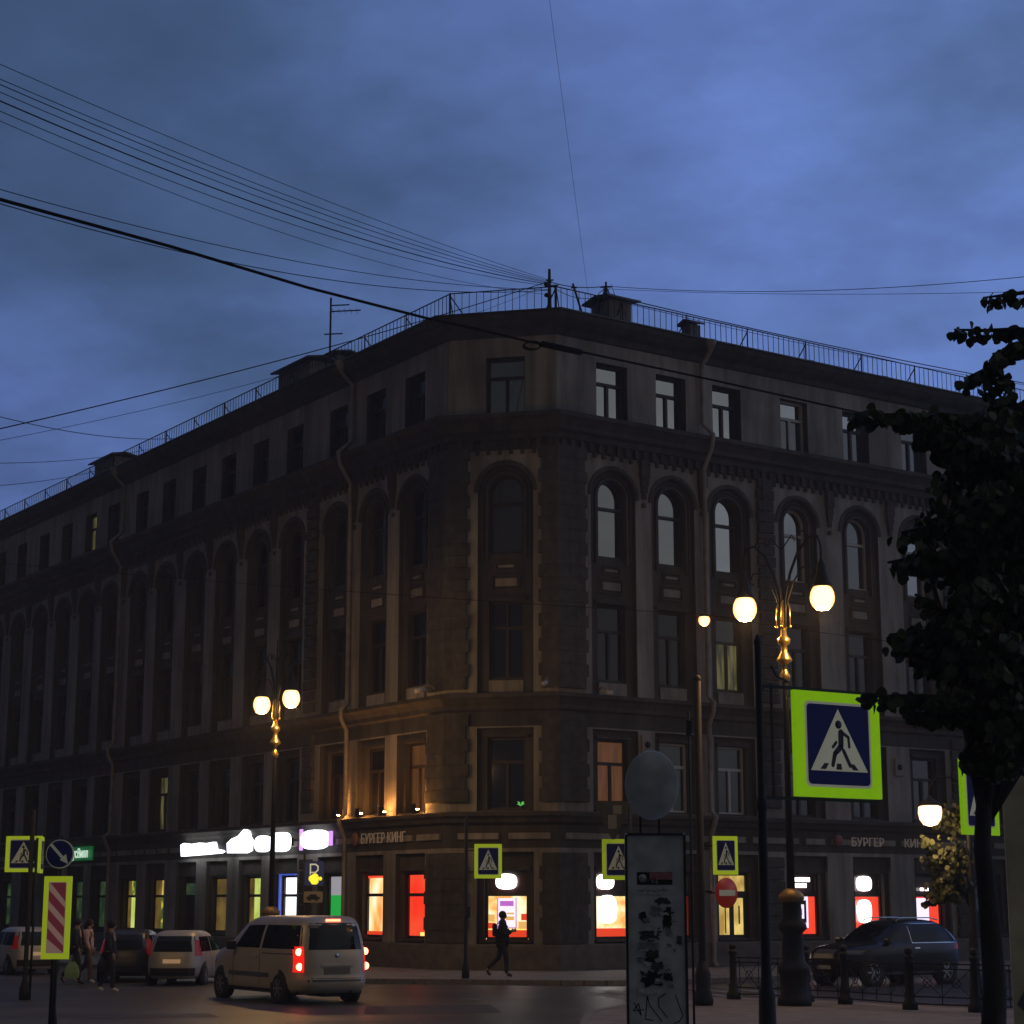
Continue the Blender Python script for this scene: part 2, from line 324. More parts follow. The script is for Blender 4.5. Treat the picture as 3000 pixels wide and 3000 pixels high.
def facade(F, cols, s0, s1, fname):
    mb = MB(); P = F.P       # 0 cream, 1 brown
    ed = [s0]+[(a+b)/2 for a, b in zip(cols[:-1], cols[1:])]+[s1]
    cell(mb, F, s0, s1, 0, .9, mi=1)
    cell(mb, F, s0, s1, 3.9, 5.05, mi=1); cell(mb, F, s0, s1, 7.75, 8.8, mi=1); cell(mb, F, s0, s1, 16.85, 18.0, mi=1); cell(mb, F, s0, s1, 20.75, 21.3, mi=1)
    for i, c in enumerate(cols):
        e0, e1 = ed[i], ed[i+1]
        isdoor = (fname == 'R' and i == 2) or (fname == 'L' and i == 6)
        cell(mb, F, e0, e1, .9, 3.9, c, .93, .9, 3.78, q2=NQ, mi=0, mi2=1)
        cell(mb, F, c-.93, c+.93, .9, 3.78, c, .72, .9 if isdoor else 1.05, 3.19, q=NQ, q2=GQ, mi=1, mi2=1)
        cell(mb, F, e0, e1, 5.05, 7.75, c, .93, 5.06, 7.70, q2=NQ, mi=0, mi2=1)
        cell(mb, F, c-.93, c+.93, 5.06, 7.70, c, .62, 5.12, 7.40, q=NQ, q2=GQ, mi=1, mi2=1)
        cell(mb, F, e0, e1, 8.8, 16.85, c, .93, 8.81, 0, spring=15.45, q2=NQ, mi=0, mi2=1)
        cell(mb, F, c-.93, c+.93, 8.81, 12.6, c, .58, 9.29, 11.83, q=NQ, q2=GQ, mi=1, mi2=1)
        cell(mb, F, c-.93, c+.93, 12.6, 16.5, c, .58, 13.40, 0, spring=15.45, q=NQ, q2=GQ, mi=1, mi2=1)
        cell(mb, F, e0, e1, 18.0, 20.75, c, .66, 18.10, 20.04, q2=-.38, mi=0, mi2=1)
        # back of the wall behind the glass
        for z0_, z1_ in ((.9, 3.9), (5.05, 7.75), (8.8, 16.85), (18, 20.75)): mb.quad(P(c-1, z0_, -.62), P(c+1, z0_, -.62), P(c+1, z1_, -.62), P(c-1, z1_, -.62), 1)
    return obj('wall', mb, ['cream', 'brown'], bld, world=True, recalc=False)
facade(FL, COLS_L, 0, LEN_L, 'L'); facade(FR, COLS_R, 0, LEN_R, 'R'); facade(FK, COLS_K, 0, 3.68, 'K')
FACS = (('L', FL, COLS_L), ('K', FK, COLS_K), ('R', FR, COLS_R))
# mouldings inside the niches
for fn, F, cols in FACS:
    P = F.P
    for c in cols:
        mb = MB(); sp = MB()
        for rr, ww, qq in ((.64, .10, NQ+.06), (.80, .06, NQ+.03)):
            pts = [(c-rr, 13.2)]+arc(c, rr, 15.45, 16)+[(c+rr, 13.2)]
            for (x0, y0), (x1, y1) in zip(pts[:-1], pts[1:]):
                mb.bar(P(x0, y0, qq), P(x1, y1, qq), ww, .09, up=F.n)
        outer = arc(c, 1.0, 15.45, 16)
        for (x0, y0), (x1, y1) in zip(outer[:-1], outer[1:]): mb.bar(P(x0, y0, .03), P(x1, y1, .03), .12, .06, up=F.n)
        obj('arch_moulding', mb, 'mould', bld, world=True)
        for z_, w_ in ((7.46, .72), (11.9, .72), (3.28, .80)): mb = MB(); mb.bar(P(c-w_, z_, NQ+.05), P(c+w_, z_, NQ+.05), .10, .12, up=F.n); obj('lintel', mb, 'mould', bld, world=True)
        for z_, w_, q_ in ((1.0, .8, NQ+.07), (5.09, .8, NQ+.07), (18.05, .72, .03)): mb = MB(); mb.bar(P(c-w_, z_, q_), P(c+w_, z_, q_), .06, .18, up=F.n); obj('sill', mb, 'mould', bld, world=True)
        mb = MB()
        # panel between the third and the arched windows
        for z_, hw_, hh in ((12.45, .40, .17), (12.98, .30, .08)):
            for a_, b_ in (((-hw_-.08, z_-hh-.06), (hw_+.08, z_-hh-.06)), ((-hw_-.08, z_+hh+.06), (hw_+.08, z_+hh+.06)), ((-hw_-.05, z_-hh), (-hw_-.05, z_+hh)), ((hw_+.05, z_-hh), (hw_+.05, z_+hh))):
                mb.bar(P(c+a_[0], a_[1], NQ+.03), P(c+b_[0], b_[1], NQ+.03), .05, .05, up=F.n)
            sp = MB(); sp.box(P(c, z_, NQ+.02), (hw_*2-.08, .05, hh*2-.08), F.d, F.n); obj('spandrel_panel', sp, 'cream', bld, world=True)
        sp = MB(); sp.box(P(c, 9.04, NQ+.02), (1.14, .06, .40), F.d, F.n)
        obj('panel_frame', mb, 'mould', bld, world=True); obj('spandrel_panel', sp, 'cream', bld, world=True)
# string courses and cornices
def course(name, prof, m):
    mb = MB(); sweep(mb, prof); return obj(name, mb, m, bld, world=True)
course('plinth', [(0, .93), (.10, .93), (.12, .88), (.12, 0)], 'plinth')
course('shop_cornice', [(0, 5.04), (.34, 5.00), (.34, 4.90), (.22, 4.82), (.16, 4.70), (0, 4.62)], 'mould')
course('string_course', [(0, 8.82), (.36, 8.78), (.36, 8.66), (.24, 8.58), (.12, 8.42), (.12, 8.28), (0, 8.22)], 'mould')
course('middle_cornice', [(0, 18.06), (.62, 17.98), (.62, 17.84), (.50, 17.76), (.34, 17.58), (.34, 17.44), (.14, 17.38), (.14, 17.20), (0, 17.16)], 'mould')
course('roof_cornice', [(0, 20.72), (.10, 20.76), (.16, 20.92), (.42, 21.02), (.62, 21.2), (.66, 21.32), (.66, 21.36)], 'mould')
course('gutter', [(.66, 21.36), (.74, 21.37), (.74, 21.42), (.6, 21.43), (-7.5, 22.9)], 'roof')
mb = MB(); pl = [(p.x, p.y, 22.9) for p in offs(-7.5)]
mb.add(pl+[(PLAN[3].x-30, PLAN[3].y+40, 22.9), (PLAN[0].x+30, PLAN[0].y+30, 22.9)], [(0, 1, 2, 3, 4, 5)])
pE, pW = PLAN[3], PLAN[0]; bE = pE-FR.n*16; bW = pW-FL.n*16
mb.quad(pE, bE, bE+Vector((0, 0, 21.3)), pE+Vector((0, 0, 21.3))); mb.quad(pW, bW, bW+Vector((0, 0, 21.3)), pW+Vector((0, 0, 21.3)))
obj('roof', mb, 'roof', bld, world=True)
for fn, F, cols in FACS:               # shop fascia blocks, dentils, hanging consoles
    L_ = {'L': LEN_L, 'K': 3.68, 'R': LEN_R}[fn]; P = F.P
    fb = MB(); s = .25
    while s < L_-.4:
        n_ = random.choice((.9, 1.4, 2.1)) if fn != 'K' else 1.35
        e = min(s+n_, L_-.15); fb = MB(); fb.box(P((s+e)/2, 4.27, .045), (e-s, .09, .2), F.d, F.n, bev=.015); s = e+.32; obj('fascia_panel', fb, 'cream', bld, world=True)
    db = MB(); s = .2
    while s < L_-.1:
        db.box(P(s, 17.02, .07), (.14, .14, .30), F.d, F.n); db.box(P(s+.19, 16.78, .04), (.12, .08, .16), F.d, F.n); s += .38
    obj('dentil_frieze', db, 'mould', bld, world=True)
    for a, b in zip(cols[:-1], cols[1:]):
        if b-a < 3.3:
            m_ = (a+b)/2; cbm = MB()
            cbm.box(P(m_, 16.55, .09), (.34, .18, .6), F.d, F.n)
            for k, (w_, h_) in enumerate(((.28, .26), (.22, .26), (.14, .22))): cbm.box(P(m_, 16.12-k*.24, .075-.012*k), (w_, .14-.02*k, h_), F.d, F.n)
            obj('console_bracket', cbm, 'mould', bld, world=True); cbm = MB(); cbm.box(P(m_, 15.32, .03), (.13, .08, .14), F.d, F.n); obj('wall_boss', cbm, 'mould', bld, world=True)
# rusticated piers
def pier(F1, a, F2=None, b=None):
    q = .13; mb = MB(); z = .94; k = 0
    while z < 16.6:
        h = .40
        if not any(z < t1 and z+h > t0 for t0, t1 in ((4.05, 5.06), (8.2, 8.84))):
            dq = q
            if F2:
                j = k % 2*.10
                i_ = {(id(FL), id(FK)): 1, (id(FK), id(FR)): 2}[(id(F1), id(F2))]
                ex = offs(dq)[i_]; ci = PLAN[i_]
                pa = F1.P(a+(j if F1 is FL else -j), 0, 0); pa2 = F1.P(a+(j if F1 is FL else -j), 0, dq)
                pb = F2.P(b+j*(1 if F2 is FR else -1), 0, 0); pb2 = F2.P(b+j*(1 if F2 is FR else -1), 0, dq)
                if F1 is FK: pa, pa2 = F1.P(a+j, 0, 0), F1.P(a+j, 0, dq)
                pts = [(p.x, p.y) for p in (pa2, ex, pb2, pb, ci, pa)]
                mb.prism(pts, z+.012, z+h-.012)
                ex2 = offs(dq-.022)[i_]
                mb.prism([(p.x, p.y) for p in (pa+F1.n*(dq-.022), ex2, pb+F2.n*(dq-.022), pb, ci, pa)], z+h-.012, z+h+.012)
            else:
                j = (k % 2)*.08; mb.box(F1.P((a+b)/2, z+h/2, q/2), (b-a-j, q, h-.045), F1.d, F1.n, bev=.03)
        elif mb.v: obj('rusticated_pier', mb, 'rust', bld, world=True); mb = MB()
        z += h; k += 1
    obj('rusticated_pier', mb, 'rust', bld, world=True)
pier(FL, .98, FK, 3.02); pier(FK, .50, FR, 1.05)
pier(FR, 8.62, None, 9.42); pier(FL, 8.80, None, 9.62); pier(FR, 17.9, None, 18.6)
# windows
def window(fn, F, c, hw, z0, z1, spring=None, style='T', fm='frame', pm='glass', q=-.36, name='window', extra=None):
    P = F.P; mb = MB(); fw = .075
    ring = [(c-hw+fw/2, z0+fw/2), (c+hw-fw/2, z0+fw/2)]
    if spring:
        top = [(x, y) for x, y in arc(c, hw-fw/2, spring, 12)][::-1]; ring += top
    else: ring += [(c+hw-fw/2, z1-fw/2), (c-hw+fw/2, z1-fw/2)]
    ring.append(ring[0])
    for (x0, y0), (x1, y1) in zip(ring[:-1], ring[1:]): mb.bar(P(x0, y0, q), P(x1, y1, q), fw, .09, up=F.n)
    zt = z1 if not spring else spring+hw
    tr = z0+(zt-z0)*(.66 if not spring else .64)
    if style in ('T', 'arc', '-', 'TT'): mb.bar(P(c-hw, tr, q), P(c+hw, tr, q), .10, .085, up=F.n)
    if style in ('T', 'TT'): mb.bar(P(c, z0, q), P(c, tr, q), .10, .08, up=F.n)
    if style == 'TT': mb.bar(P(c, tr, q), P(c, zt, q), .06, .07, up=F.n)
    if style == '+': mb.bar(P(c, z0, q), P(c, zt, q), .07, .08, up=F.n)
    fr = obj(name, mb, fm, bld, world=True)
    pb = MB(); qq = q-.03
    if spring:
        pts = [P(c-hw, z0, qq), P(c+hw, z0, qq)]+[P(x, y, qq) for x, y in arc(c, hw, spring, 12)[::-1]]
        pb.add(pts, [tuple(range(len(pts)))])
        obj('pane', pb, pm, fr, world=True, recalc=False)
    elif isinstance(pm, tuple):        # separate leaves: top light, bottom light
        pb.quad(P(c-hw, tr, qq), P(c+hw, tr, qq), P(c+hw, z1, qq), P(c-hw, z1, qq)); obj('transom_pane', pb, pm[0], fr, world=True, recalc=False)
        pb = MB(); pb.quad(P(c-hw, z0, qq), P(c+hw, z0, qq), P(c+hw, tr, qq), P(c-hw, tr, qq)); obj('pane', pb, pm[1], fr, world=True, recalc=False)
    else:
        pb.quad(P(c-hw, z0, qq), P(c+hw, z0, qq), P(c+hw, z1, qq), P(c-hw, z1, qq)); obj('pane', pb, pm, fr, world=True, recalc=False)
    return fr
M['w_red'] = emat('red_lit_window', [(.3, (1.0, .035, .012)), (.7, (1.0, .085, .03))], 1.0, 1.2)
M['w_redhot'] = emat('restaurant_interior', [(.36, (.95, .42, .10)), (.46, (1.0, .72, .25)), (.60, (1.1, .98, .66))], 1.1, 1.8, (1, 1, 1.2))
M['w_white'] = emat('white_lit_window', [(.3, (.75, .85, 1.0)), (.7, (1, 1, 1))], 2.0, 2)
M['w_bright'] = emat('warm_white_window', [(.36, (1, .30, .06)), (.50, (1, .68, .28)), (.66, (1, .95, .78))], 1.25, 1.3, (1, 1, .5))
M['w_green'] = emat('yellow_green_window', [(.35, (.42, .52, .09)), (.65, (.60, .70, .17))], 1.0, 1.5)
M['w_greend'] = emat('dim_green_window', [(.42, (.03, .08, .015)), (.55, (.16, .22, .03)), (.62, (.55, .50, .05))], 1.0, 3)
M['w_dimg'] = emat('faint_green_window', [(.4, (.008, .02, .010)), (.65, (.035, .06, .022))], 1.0, 2)
M['w_yel'] = emat('hallway_light', [(.35, (.40, .25, .05)), (.65, (.85, .62, .18))], 1.0, 2.0, (1, 1, .6))
M['w_oran'] = emat('orange_blind_sheen', [(.35, (.055, .020, .006)), (.65, (.10, .037, .010))], 1.0, 3, (3, 3, .3))
M['w_dark'] = mat('dark_red_film', (.03, .008, .008), .3)
M['w_blind'] = emat('dim_lit_curtain', [(.4, (.015, .015, .006)), (.62, (.10, .088, .03))], 1.0, 3, (2, 2, .3))
M['w_jamb'] = emat('ochre_jamb_glow', [(.35, (.07, .043, .010)), (.65, (.17, .11, .024))], 1.0, 1.2)  # glow painted in place of lamplight on the window jambs
for fn, F, cols in FACS:
    for i, c in enumerate(cols):
        rnd = random.random()
        pm = 'glass' if fn != 'L' else ('glassdim' if rnd < .6 else 'glassdark')
        st, fm = 'T', 'frame'
        if fn == 'K': pm = 'glass'
        p2 = pm
        if fn == 'R' and i in (3, 4): p2 = ('glass', 'glassdim')
        if fn == 'R' and i == 5: p2 = 'glassdim'
        if fn == 'R' and i == 3: fm = 'pvc'
        if fn == 'L' and i == 10: p2 = 'w_blind'
        window(fn, F, c, .66, 18.10, 20.04, None, st, fm, p2, q=-.30, name='attic_window')
        fm = 'pvc' if fn == 'R' and i in (3, 4, 5) else 'frame'
        am = {'K': 'glassdim', 'L': 'glassdark' if rnd > .5 else 'glassdim', 'R': ('glass2' if i not in (2, 4) else ('glass' if i == 2 else 'glassdim'))}[fn]
        window(fn, F, c, .58, 13.40, 0, 15.45, 'arc' if fm == 'frame' else '-', fm, am, name='arched_window')
        window(fn, F, c, .58, 9.29, 11.83, None, 'TT' if fn == 'K' else 'T', 'frame', ('glassdark', 'w_blind') if (fn, i) == ('R', 2) else ('carglass' if fn == 'R' else 'glassdark'), name='third_floor_window')
        fm = 'pvc' if fn == 'R' and i in (1, 2) else 'frame'
        window(fn, F, c, .62, 5.12, 7.40, None, 'T', fm, {('R', 0): 'w_oran', ('L', 0): 'w_oran', ('L', 7): 'w_blind'}.get((fn, i), 'glassdark'), name='second_floor_window')  # first left pane: an orange reflection painted as its own glow
# ground floor openings
def gfill(F, c, s0, s1, z0, z1, q, name, m, parent):
    mb = MB(); mb.box(F.P(c+(s0+s1)/2, (z0+z1)/2, q), (abs(s1-s0), .03, z1-z0), F.d, F.n); return obj(name, mb, m, parent, world=True)
M['sign_white'] = mat('lit_white_sign', (.8, .8, .8), .4, emit=(1, .98, .95), es=5)
M['sign_cool'] = mat('lit_cool_sign', (.8, .8, .8), .4, emit=(.88, .92, 1), es=3)
M['violet'] = mat('violet_print', (.4, .1, .5), .5, emit=(.62, .18, .75), es=.75)
M['postw'] = mat('lit_poster', (.7, .7, .8), .5, emit=(.82, .74, .95), es=1.25)
M['bun'] = mat('poster_bun', (.5, .3, .1), .5, emit=(1, .55, .15), es=.8)
M['dark'] = mat('dark_print', (.02, .02, .02), .5)
M['blueframe'] = mat('blue_lit_frame', (.02, .03, .2), .4, emit=(.05, .10, .55), es=.9)
M['greenl'] = mat('green_lit_panel', (.02, .3, .05), .4, emit=(.015, .34, .05), es=1.0)
M['greyp'] = mat('grey_lit_panel', (.3, .3, .3), .5, emit=(.36, .36, .40), es=.8)
M['reveal_y'] = mat('yellow_wall', (.45, .33, .10), .8)
M['redl'] = mat('red_counter', (.5, .03, .01), .5, emit=(1, .07, .02), es=.75)
M['warmx'] = mat('crown_lamp', (1, .8, .3), .5, emit=(1, .62, .12), es=1.6)
def round_light(F, c, z, rx, rz, q, parent, m='sign_white'):
    mb = MB(); n = 20; vs = []
    for d_ in (0, .05):
        for k in range(n):
            a = 2*math.pi*k/n; cx = math.copysign(abs(math.cos(a))**.7, math.cos(a)); sy = math.copysign(abs(math.sin(a))**.7, math.sin(a))
            vs.append(F.P(c+rx*cx, z+rz*sy, q+d_))
    mb.add(vs, [tuple(range(n)), tuple(range(2*n-1, n-1, -1))]+[(k, (k+1) % n, n+(k+1) % n, n+k) for k in range(n)])
    return obj('lit_emblem', mb, m, parent, world=True)
def shop(fn, F, i, c, pm, style='-'): return window(fn, F, c, .70, 1.07, 3.17, None, style, 'frame', pm, q=-.36, name='shop_window')
for fn, F, cols in FACS:
    for i, c in enumerate(cols):
        key = (fn, i)
        if key == ('K', 0):
            f_ = shop(fn, F, i, c, ('w_dark', 'w_redhot')); round_light(F, c+.02, 2.86, .34, .24, -.30, f_)
            gfill(F, c, -.25, .30, 1.45, 2.34, -.37, 'poster', 'postw', f_); gfill(F, c, -.20, .24, 2.10, 2.26, -.352, 'poster_print', 'violet', f_)
            gfill(F, c, -.22, .05, 1.66, 1.78, -.352, 'poster_print', 'bun', f_); gfill(F, c, -.22, .02, 1.84, 1.90, -.352, 'poster_print', 'bun', f_)
            gfill(F, c, -.68, .68, 1.10, 1.38, -.378, 'counter', 'redl', f_)
            for x0, x1, z0, z1, m__ in ((-.66, -.36, 1.38, 1.62, 'bun'), (-.62, -.44, 1.66, 1.86, 'redl'), (.40, .66, 1.40, 1.58, 'redl'), (.42, .62, 1.62, 1.84, 'bun'), (-.66, .66, 1.36, 1.39, 'warmx')): gfill(F, c, x0, x1, z0, z1, -.375, 'shop_fitting', m__, f_)
            for x0, x1, z0, z1 in ((-.29, -.26, 1.43, 2.36), (.30, .33, 1.43, 2.36), (-.29, .33, 1.41, 1.44)): gfill(F, c, x0, x1, z0, z1, -.36, 'poster_frame', 'violet', f_)
        elif key == ('R', 0):
            f_ = shop(fn, F, i, c, ('w_dark', 'w_redhot')); round_light(F, c-.28, 2.86, .34, .24, -.30, f_); round_light(F, c-.18, 2.0, .36, .44, -.33, f_)
            gfill(F, c, -.68, .68, 1.10, 1.40, -.378, 'counter', 'redl', f_)
        elif key == ('R', 1):
            f_ = shop(fn, F, i, c, ('w_dark', 'w_red')); round_light(F, c-.05, 2.92, .30, .16, -.30, f_)
        elif key == ('R', 2):
            f_ = window(fn, F, c, .72, .92, 3.17, None, '-', 'frame', 'w_yel', q=-.40, name='entrance_door')
            gfill(F, c, -.72, -.56, .92, 2.4, -.36, 'door_stile', 'frame', f_); gfill(F, c, .52, .72, .92, 2.4, -.36, 'door_stile', 'frame', f_); gfill(F, c, -.72, .72, 2.36, 2.58, -.35, 'door_transom', 'frame', f_); gfill(F, c, -.10, .08, .92, 2.4, -.355, 'door_stile', 'frame', f_)
            gfill(F, c, -.72, .72, .92, 1.15, -.35, 'kick_plate', 'frame', f_); gfill(F, c, .28, .33, 1.5, 2.1, -.33, 'door_handle', 'zinc', f_)
            gfill(F, c, -.30, -.27, 1.2, 2.3, -.35, 'door_handle', 'zinc', f_)
        elif key == ('R', 3):
            f_ = shop(fn, F, i, c, ('w_dark', 'w_red'))
            for z_, w_ in ((2.98, .42), (2.78, .34)): gfill(F, c, -.55, -.55+w_*2.1, z_-.07, z_+.07, -.30, 'lit_lettering', 'sign_white', f_)
            gfill(F, c, -.60, .28, 1.35, 2.42, -.37, 'poster', 'postw', f_); gfill(F, c, -.45, .18, 1.52, 2.28, -.355, 'poster_print', 'dark', f_)
            gfill(F, c, -.32, .06, 1.66, 2.14, -.34, 'poster_print', 'postw', f_); gfill(F, c, -.20, -.04, 1.78, 2.0, -.325, 'poster_print', 'violet', f_)
        elif key == ('R', 4):
            f_ = shop(fn, F, i, c, ('w_dark', 'w_red')); round_light(F, c-.16, 2.86, .36, .26, -.30, f_); round_light(F, c-.16, 1.9, .34, .40, -.33, f_)
        elif key == ('R', 5):
            f_ = shop(fn, F, i, c, ('w_dark', 'w_red')); gfill(F, c, -.55, .10, 1.2, 2.36, -.37, 'poster', 'postw', f_)
            for dx in (-.35, -.1): gfill(F, c, dx, dx+.14, 2.62, 2.72, -.30, 'lit_lettering', 'sign_white', f_)
        elif key == ('L', 0):
            f_ = shop(fn, F, i, c, ('w_red', 'w_red'), '-'); gfill(F, c, -.45, -.15, 1.10, 1.26, -.34, 'menu_lamp', 'warmx', f_)
        elif key == ('L', 1):
            f_ = shop(fn, F, i, c, ('w_bright', 'w_bright'), '-'); gfill(F, c, -.7, .7, 3.02, 3.15, -.34, 'red_film', 'w_red', f_); gfill(F, c, -.7, .7, 1.08, 1.26, -.34, 'counter', 'redl', f_)
        elif key == ('L', 2):
            f_ = shop(fn, F, i, c, ('greyp', 'greenl'), ''); mb = MB()
        elif key == ('L', 3):
            f_ = shop(fn, F, i, c, ('w_white', 'w_white'), '-')
            fb = MB()
            for a_, b_ in (((-.74, 1.0), (-.74, 3.25)), ((.74, 1.0), (.74, 3.25)), ((-.74, 3.22), (.74, 3.22))): fb.bar(F.P(c+a_[0], a_[1], -.20), F.P(c+b_[0], b_[1], -.20), .08, .08, up=F.n)
            obj('lit_surround', fb, 'blueframe', f_, world=True)
        elif key in (('L', 4), ('L', 5)):
            f_ = shop(fn, F, i, c, ('w_green', 'w_green'), '-'); gfill(F, c, -.28 if i == 5 else .30, .66, 1.1, 3.1, -.37, 'jamb_glow', 'w_jamb', f_)
        elif key == ('L', 6):
            f_ = window(fn, F, c, .72, .92, 3.17, None, '-', 'frame', 'dark', q=-.40, name='entrance_door'); gfill(F, c, -.6, .6, 2.5, 2.95, -.33, 'door_sign', 'w_dimg', f_)
        elif key in (('L', 7), ('L', 8)): f_ = shop(fn, F, i, c, ('w_yel', 'w_greend') if i == 7 else ('w_greend', 'w_green'), '-'); gfill(F, c, .12 if i == 7 else .35, .66, 1.1, 3.1, -.37, 'jamb_glow', 'w_jamb', f_)
        elif key in (('L', 9), ('L', 10)): f_ = shop(fn, F, i, c, ('w_dimg', 'w_dimg'), '-')
        elif fn == 'L' and i in (11, 13): f_ = shop(fn, F, i, c, ('w_dimg', 'w_dimg'), '-')
        else: f_ = shop(fn, F, i, c, 'glassdark', '-')
pp_ = FK.P(1.28, 5.22, -.40); hp = empty('house_plant', pp_, label='tiny plant with glowing green leaves on the dark second floor window sill above the corner', cat='plant')
mb = MB(); rp = random.Random(2)
for k in range(12):
    a = rp.uniform(0, 6.28); d0 = Vector((math.cos(a)*.12, -.02-.02*rp.random(), rp.uniform(.02, .16))); mb.tube([(0, 0, 0), d0*.6+Vector((0, 0, .05)), d0+Vector((0, 0, .02))], [.006, .02, .004], 5)
obj('foliage', mb, mat('green_glowing_leaf', (.1, .4, .08), .5, emit=(.12, .55, .10), es=.8), hp); mb = MB(); mb.lathe([(.04, -.1), (.055, 0)], n=10); obj('pot', mb, 'brown', hp)  # the green light is painted into the leaves as emission
hp.location += FK.n*.16
# floodlights on the ledge, washing the side street front with orange light
for s_ in (1.35, 3.45, 5.0, 6.6):
    mb = MB(); mb.box(FL.P(s_, 5.10, .30), (.26, .14, .12), FL.d, FL.n, bev=.02); mb.box(FL.P(s_, 5.20, .375), (.28, .02, .30), FL.d, FL.n); h_ = obj('floodlight', mb, 'iron', bld, world=True)
    mb = MB(); a_ = FL.P(s_, 5.175, .28); mb.box(a_, (.20, .09, .012), FL.d, FL.n)
    obj('lens', mb, mat('floodlight_lens', (.8, .5, .2), .3, emit=(1, .40, .09), es=420), h_, world=True)
# roof railings
def railing(F, a, b):
    P = F.P; rb = MB(); q = -.05; h = .95; z = 21.45
    rb.bar(P(a, z+h, q), P(b, z+h, q), .035, .03); rb.bar(P(a, z+.14, q), P(b, z+.14, q), .02)
    s = a
    while s < b: rb.bar(P(s, z+.14, q), P(s+random.uniform(-.01, .01), z+h, q), .018); s += .25
    rail = obj('roof_railing', rb, 'iron', bld, world=True)
    n = max(1, round((b-a)/2.9))
    for k in range(n+1):
        s = a+(b-a)*k/n; pb = MB(); pb.bar(P(s, z-.06, q), P(s, z+h+.02, q), .045); pb.bar(P(s, z+h-.1, q), P(s, z+.05, q-.75), .03); obj('rail_post', pb, 'iron', rail, world=True)
railing(FL, 0, LEN_L); railing(FR, 0, LEN_R); railing(FK, 0, 3.68)
# downpipes
def pipe(F, s, q=.16):
    mb = MB(); P = F.P
    mb.tube([P(s, 21.3, .72), P(s, 21.0, .62), P(s, 20.6, q), P(s, 18.5, q), P(s, 18.0, .70), P(s, 17.6, .62), P(s, 16.9, q), P(s, 9.0, q), P(s, 8.8, .42), P(s, 8.5, .40), P(s, 8.1, q), P(s, 5.2, q), P(s, 5.0, .42), P(s, 4.7, .3), P(s, 4.4, q), P(s, .3, q), P(s, .15, q+.15)], .085, 8)
    d = obj('downpipe', mb, 'zinc', bld, world=True); fb = MB()
    fb.lathe([(.09, 0), (.2, .25), (.22, .3), (.22, .34)], P(s, 21.05, .66), 10); obj('funnel', fb, 'zinc', d, world=True)
pipe(FL, 6.25); pipe(FR, 6.15); pipe(FL, 27.0); pipe(FR, 24.4)
# chimneys
def chimney(F, s0, s1, q, dq, z1, capx=.25):
    mb = MB(); c = (s0+s1)/2; mb.box(F.P(c, (21.2+z1)/2, q-dq/2), (s1-s0, dq, z1-21.2), F.d, F.n); ch = obj('chimney', mb, 'brick', bld, world=True)
    cb_ = MB(); P = F.P; L_ = (s1-s0)/2+capx
    prof = [(q+capx, z1+.02), (q-dq/2, z1+.15), (q-dq-capx, z1+.02)]
    for (a, za), (b, zb) in zip(prof[:-1], prof[1:]): cb_.add([P(c+e*L_, zz_+t, qq_) for e in (-1, 1) for (qq_, zz_) in ((a, za), (b, zb)) for t in (0, .07)], [(0, 2, 6, 4), (1, 5, 7, 3), (0, 1, 3, 2), (4, 6, 7, 5), (0, 4, 5, 1), (2, 3, 7, 6)])
    obj('chimney_cap', cb_, 'roof', ch, world=True)
chimney(FL, 10.4, 13.0, -.3, .9, 22.62); chimney(FL, 11.2, 13.6, -1.9, .9, 23.3)
chimney(FL, 29.4, 31.8, -.3, .9, 22.55); chimney(FR, 2.5, 3.45, -.35, 1.0, 22.5); 
chimney(FR, 6.15, 6.6, -.4, .5, 22.28, .12)
for s_ in (6.9, 11.6, 15.4):
    mb = MB(); mb.box(FR.P(s_, 21.62, -.15), (.32, .3, .26), FR.d, FR.n, bev=.06); obj('snow_melter', mb, 'iron', bld, world=True)
# small plaques with star emblem
for s_, z_ in ((3.58, 7.28), (14.9+.3, 7.0)):
    mb = MB(); mb.box(FR.P(s_, z_, .035), (.46, .07, .62), FR.d, FR.n, bev=.015); pq = obj('wall_plaque', mb, 'cream', bld, world=True)
    mb = MB(); mb.lathe([(.01, .0), (.12, .0), (.09, .05), (.01, .07)], (0, 0, 0), 7)
    mb.v = [FR.P(s_+q_.x, z_+q_.y, .07+q_.z) for q_ in mb.v]; obj('emblem', mb, 'iron', pq, world=True)
# ------------------------------------------------------------ shop signs on the building
M['letters'] = mat('cream_letters', (.62, .55, .45), .5, emit=(.30, .22, .15), es=.10)  # a faint glow is painted into letters that have no lamp
def letters(F, body, s, z, size, m, label, q=.14, sx=1, ext=.012, cat='sign', flip=False, name='shop_sign', back=None):
    mb = MB(); text_mb(mb, body, size, lambda x, y, zz_: F.P(s+(-x if F is not FR else x), z+y, q+zz_), ext, sx=sx)
    if back is None: o = obj(name, mb, m, recalc=False); return tag(o, label, cat)
    r_ = empty(name, F.P(s, z, q), label=label, cat=cat)
    obj('letters', mb, m, r_, world=True, recalc=False); return r_
r1 = letters(FL, 'БУРГЕР КИНГ', 3.65, 4.16, .47, 'letters', 'unlit cream restaurant lettering over the red shop window next to the cut corner', back=1, sx=.93, q=.17)
mb = MB(); mb.lathe([(.01, -.03), (.22, -.03), (.22, .03), (.01, .03)], (0, 0, 0), 18, axis='y'); mb.v = [FL.P(5.55+q_.x, 4.33+q_.z, .15+q_.y) for q_ in mb.v]
obj('emblem', mb, mat('dull_orange_disc', (.30, .13, .07), .6), r1, world=True)
letters(FR, 'БУРГЕР', 13.35, 4.14, .42, 'letters', 'unlit restaurant letters on the right front, first word, left of the lit street lamp', sx=1.05, q=.17)
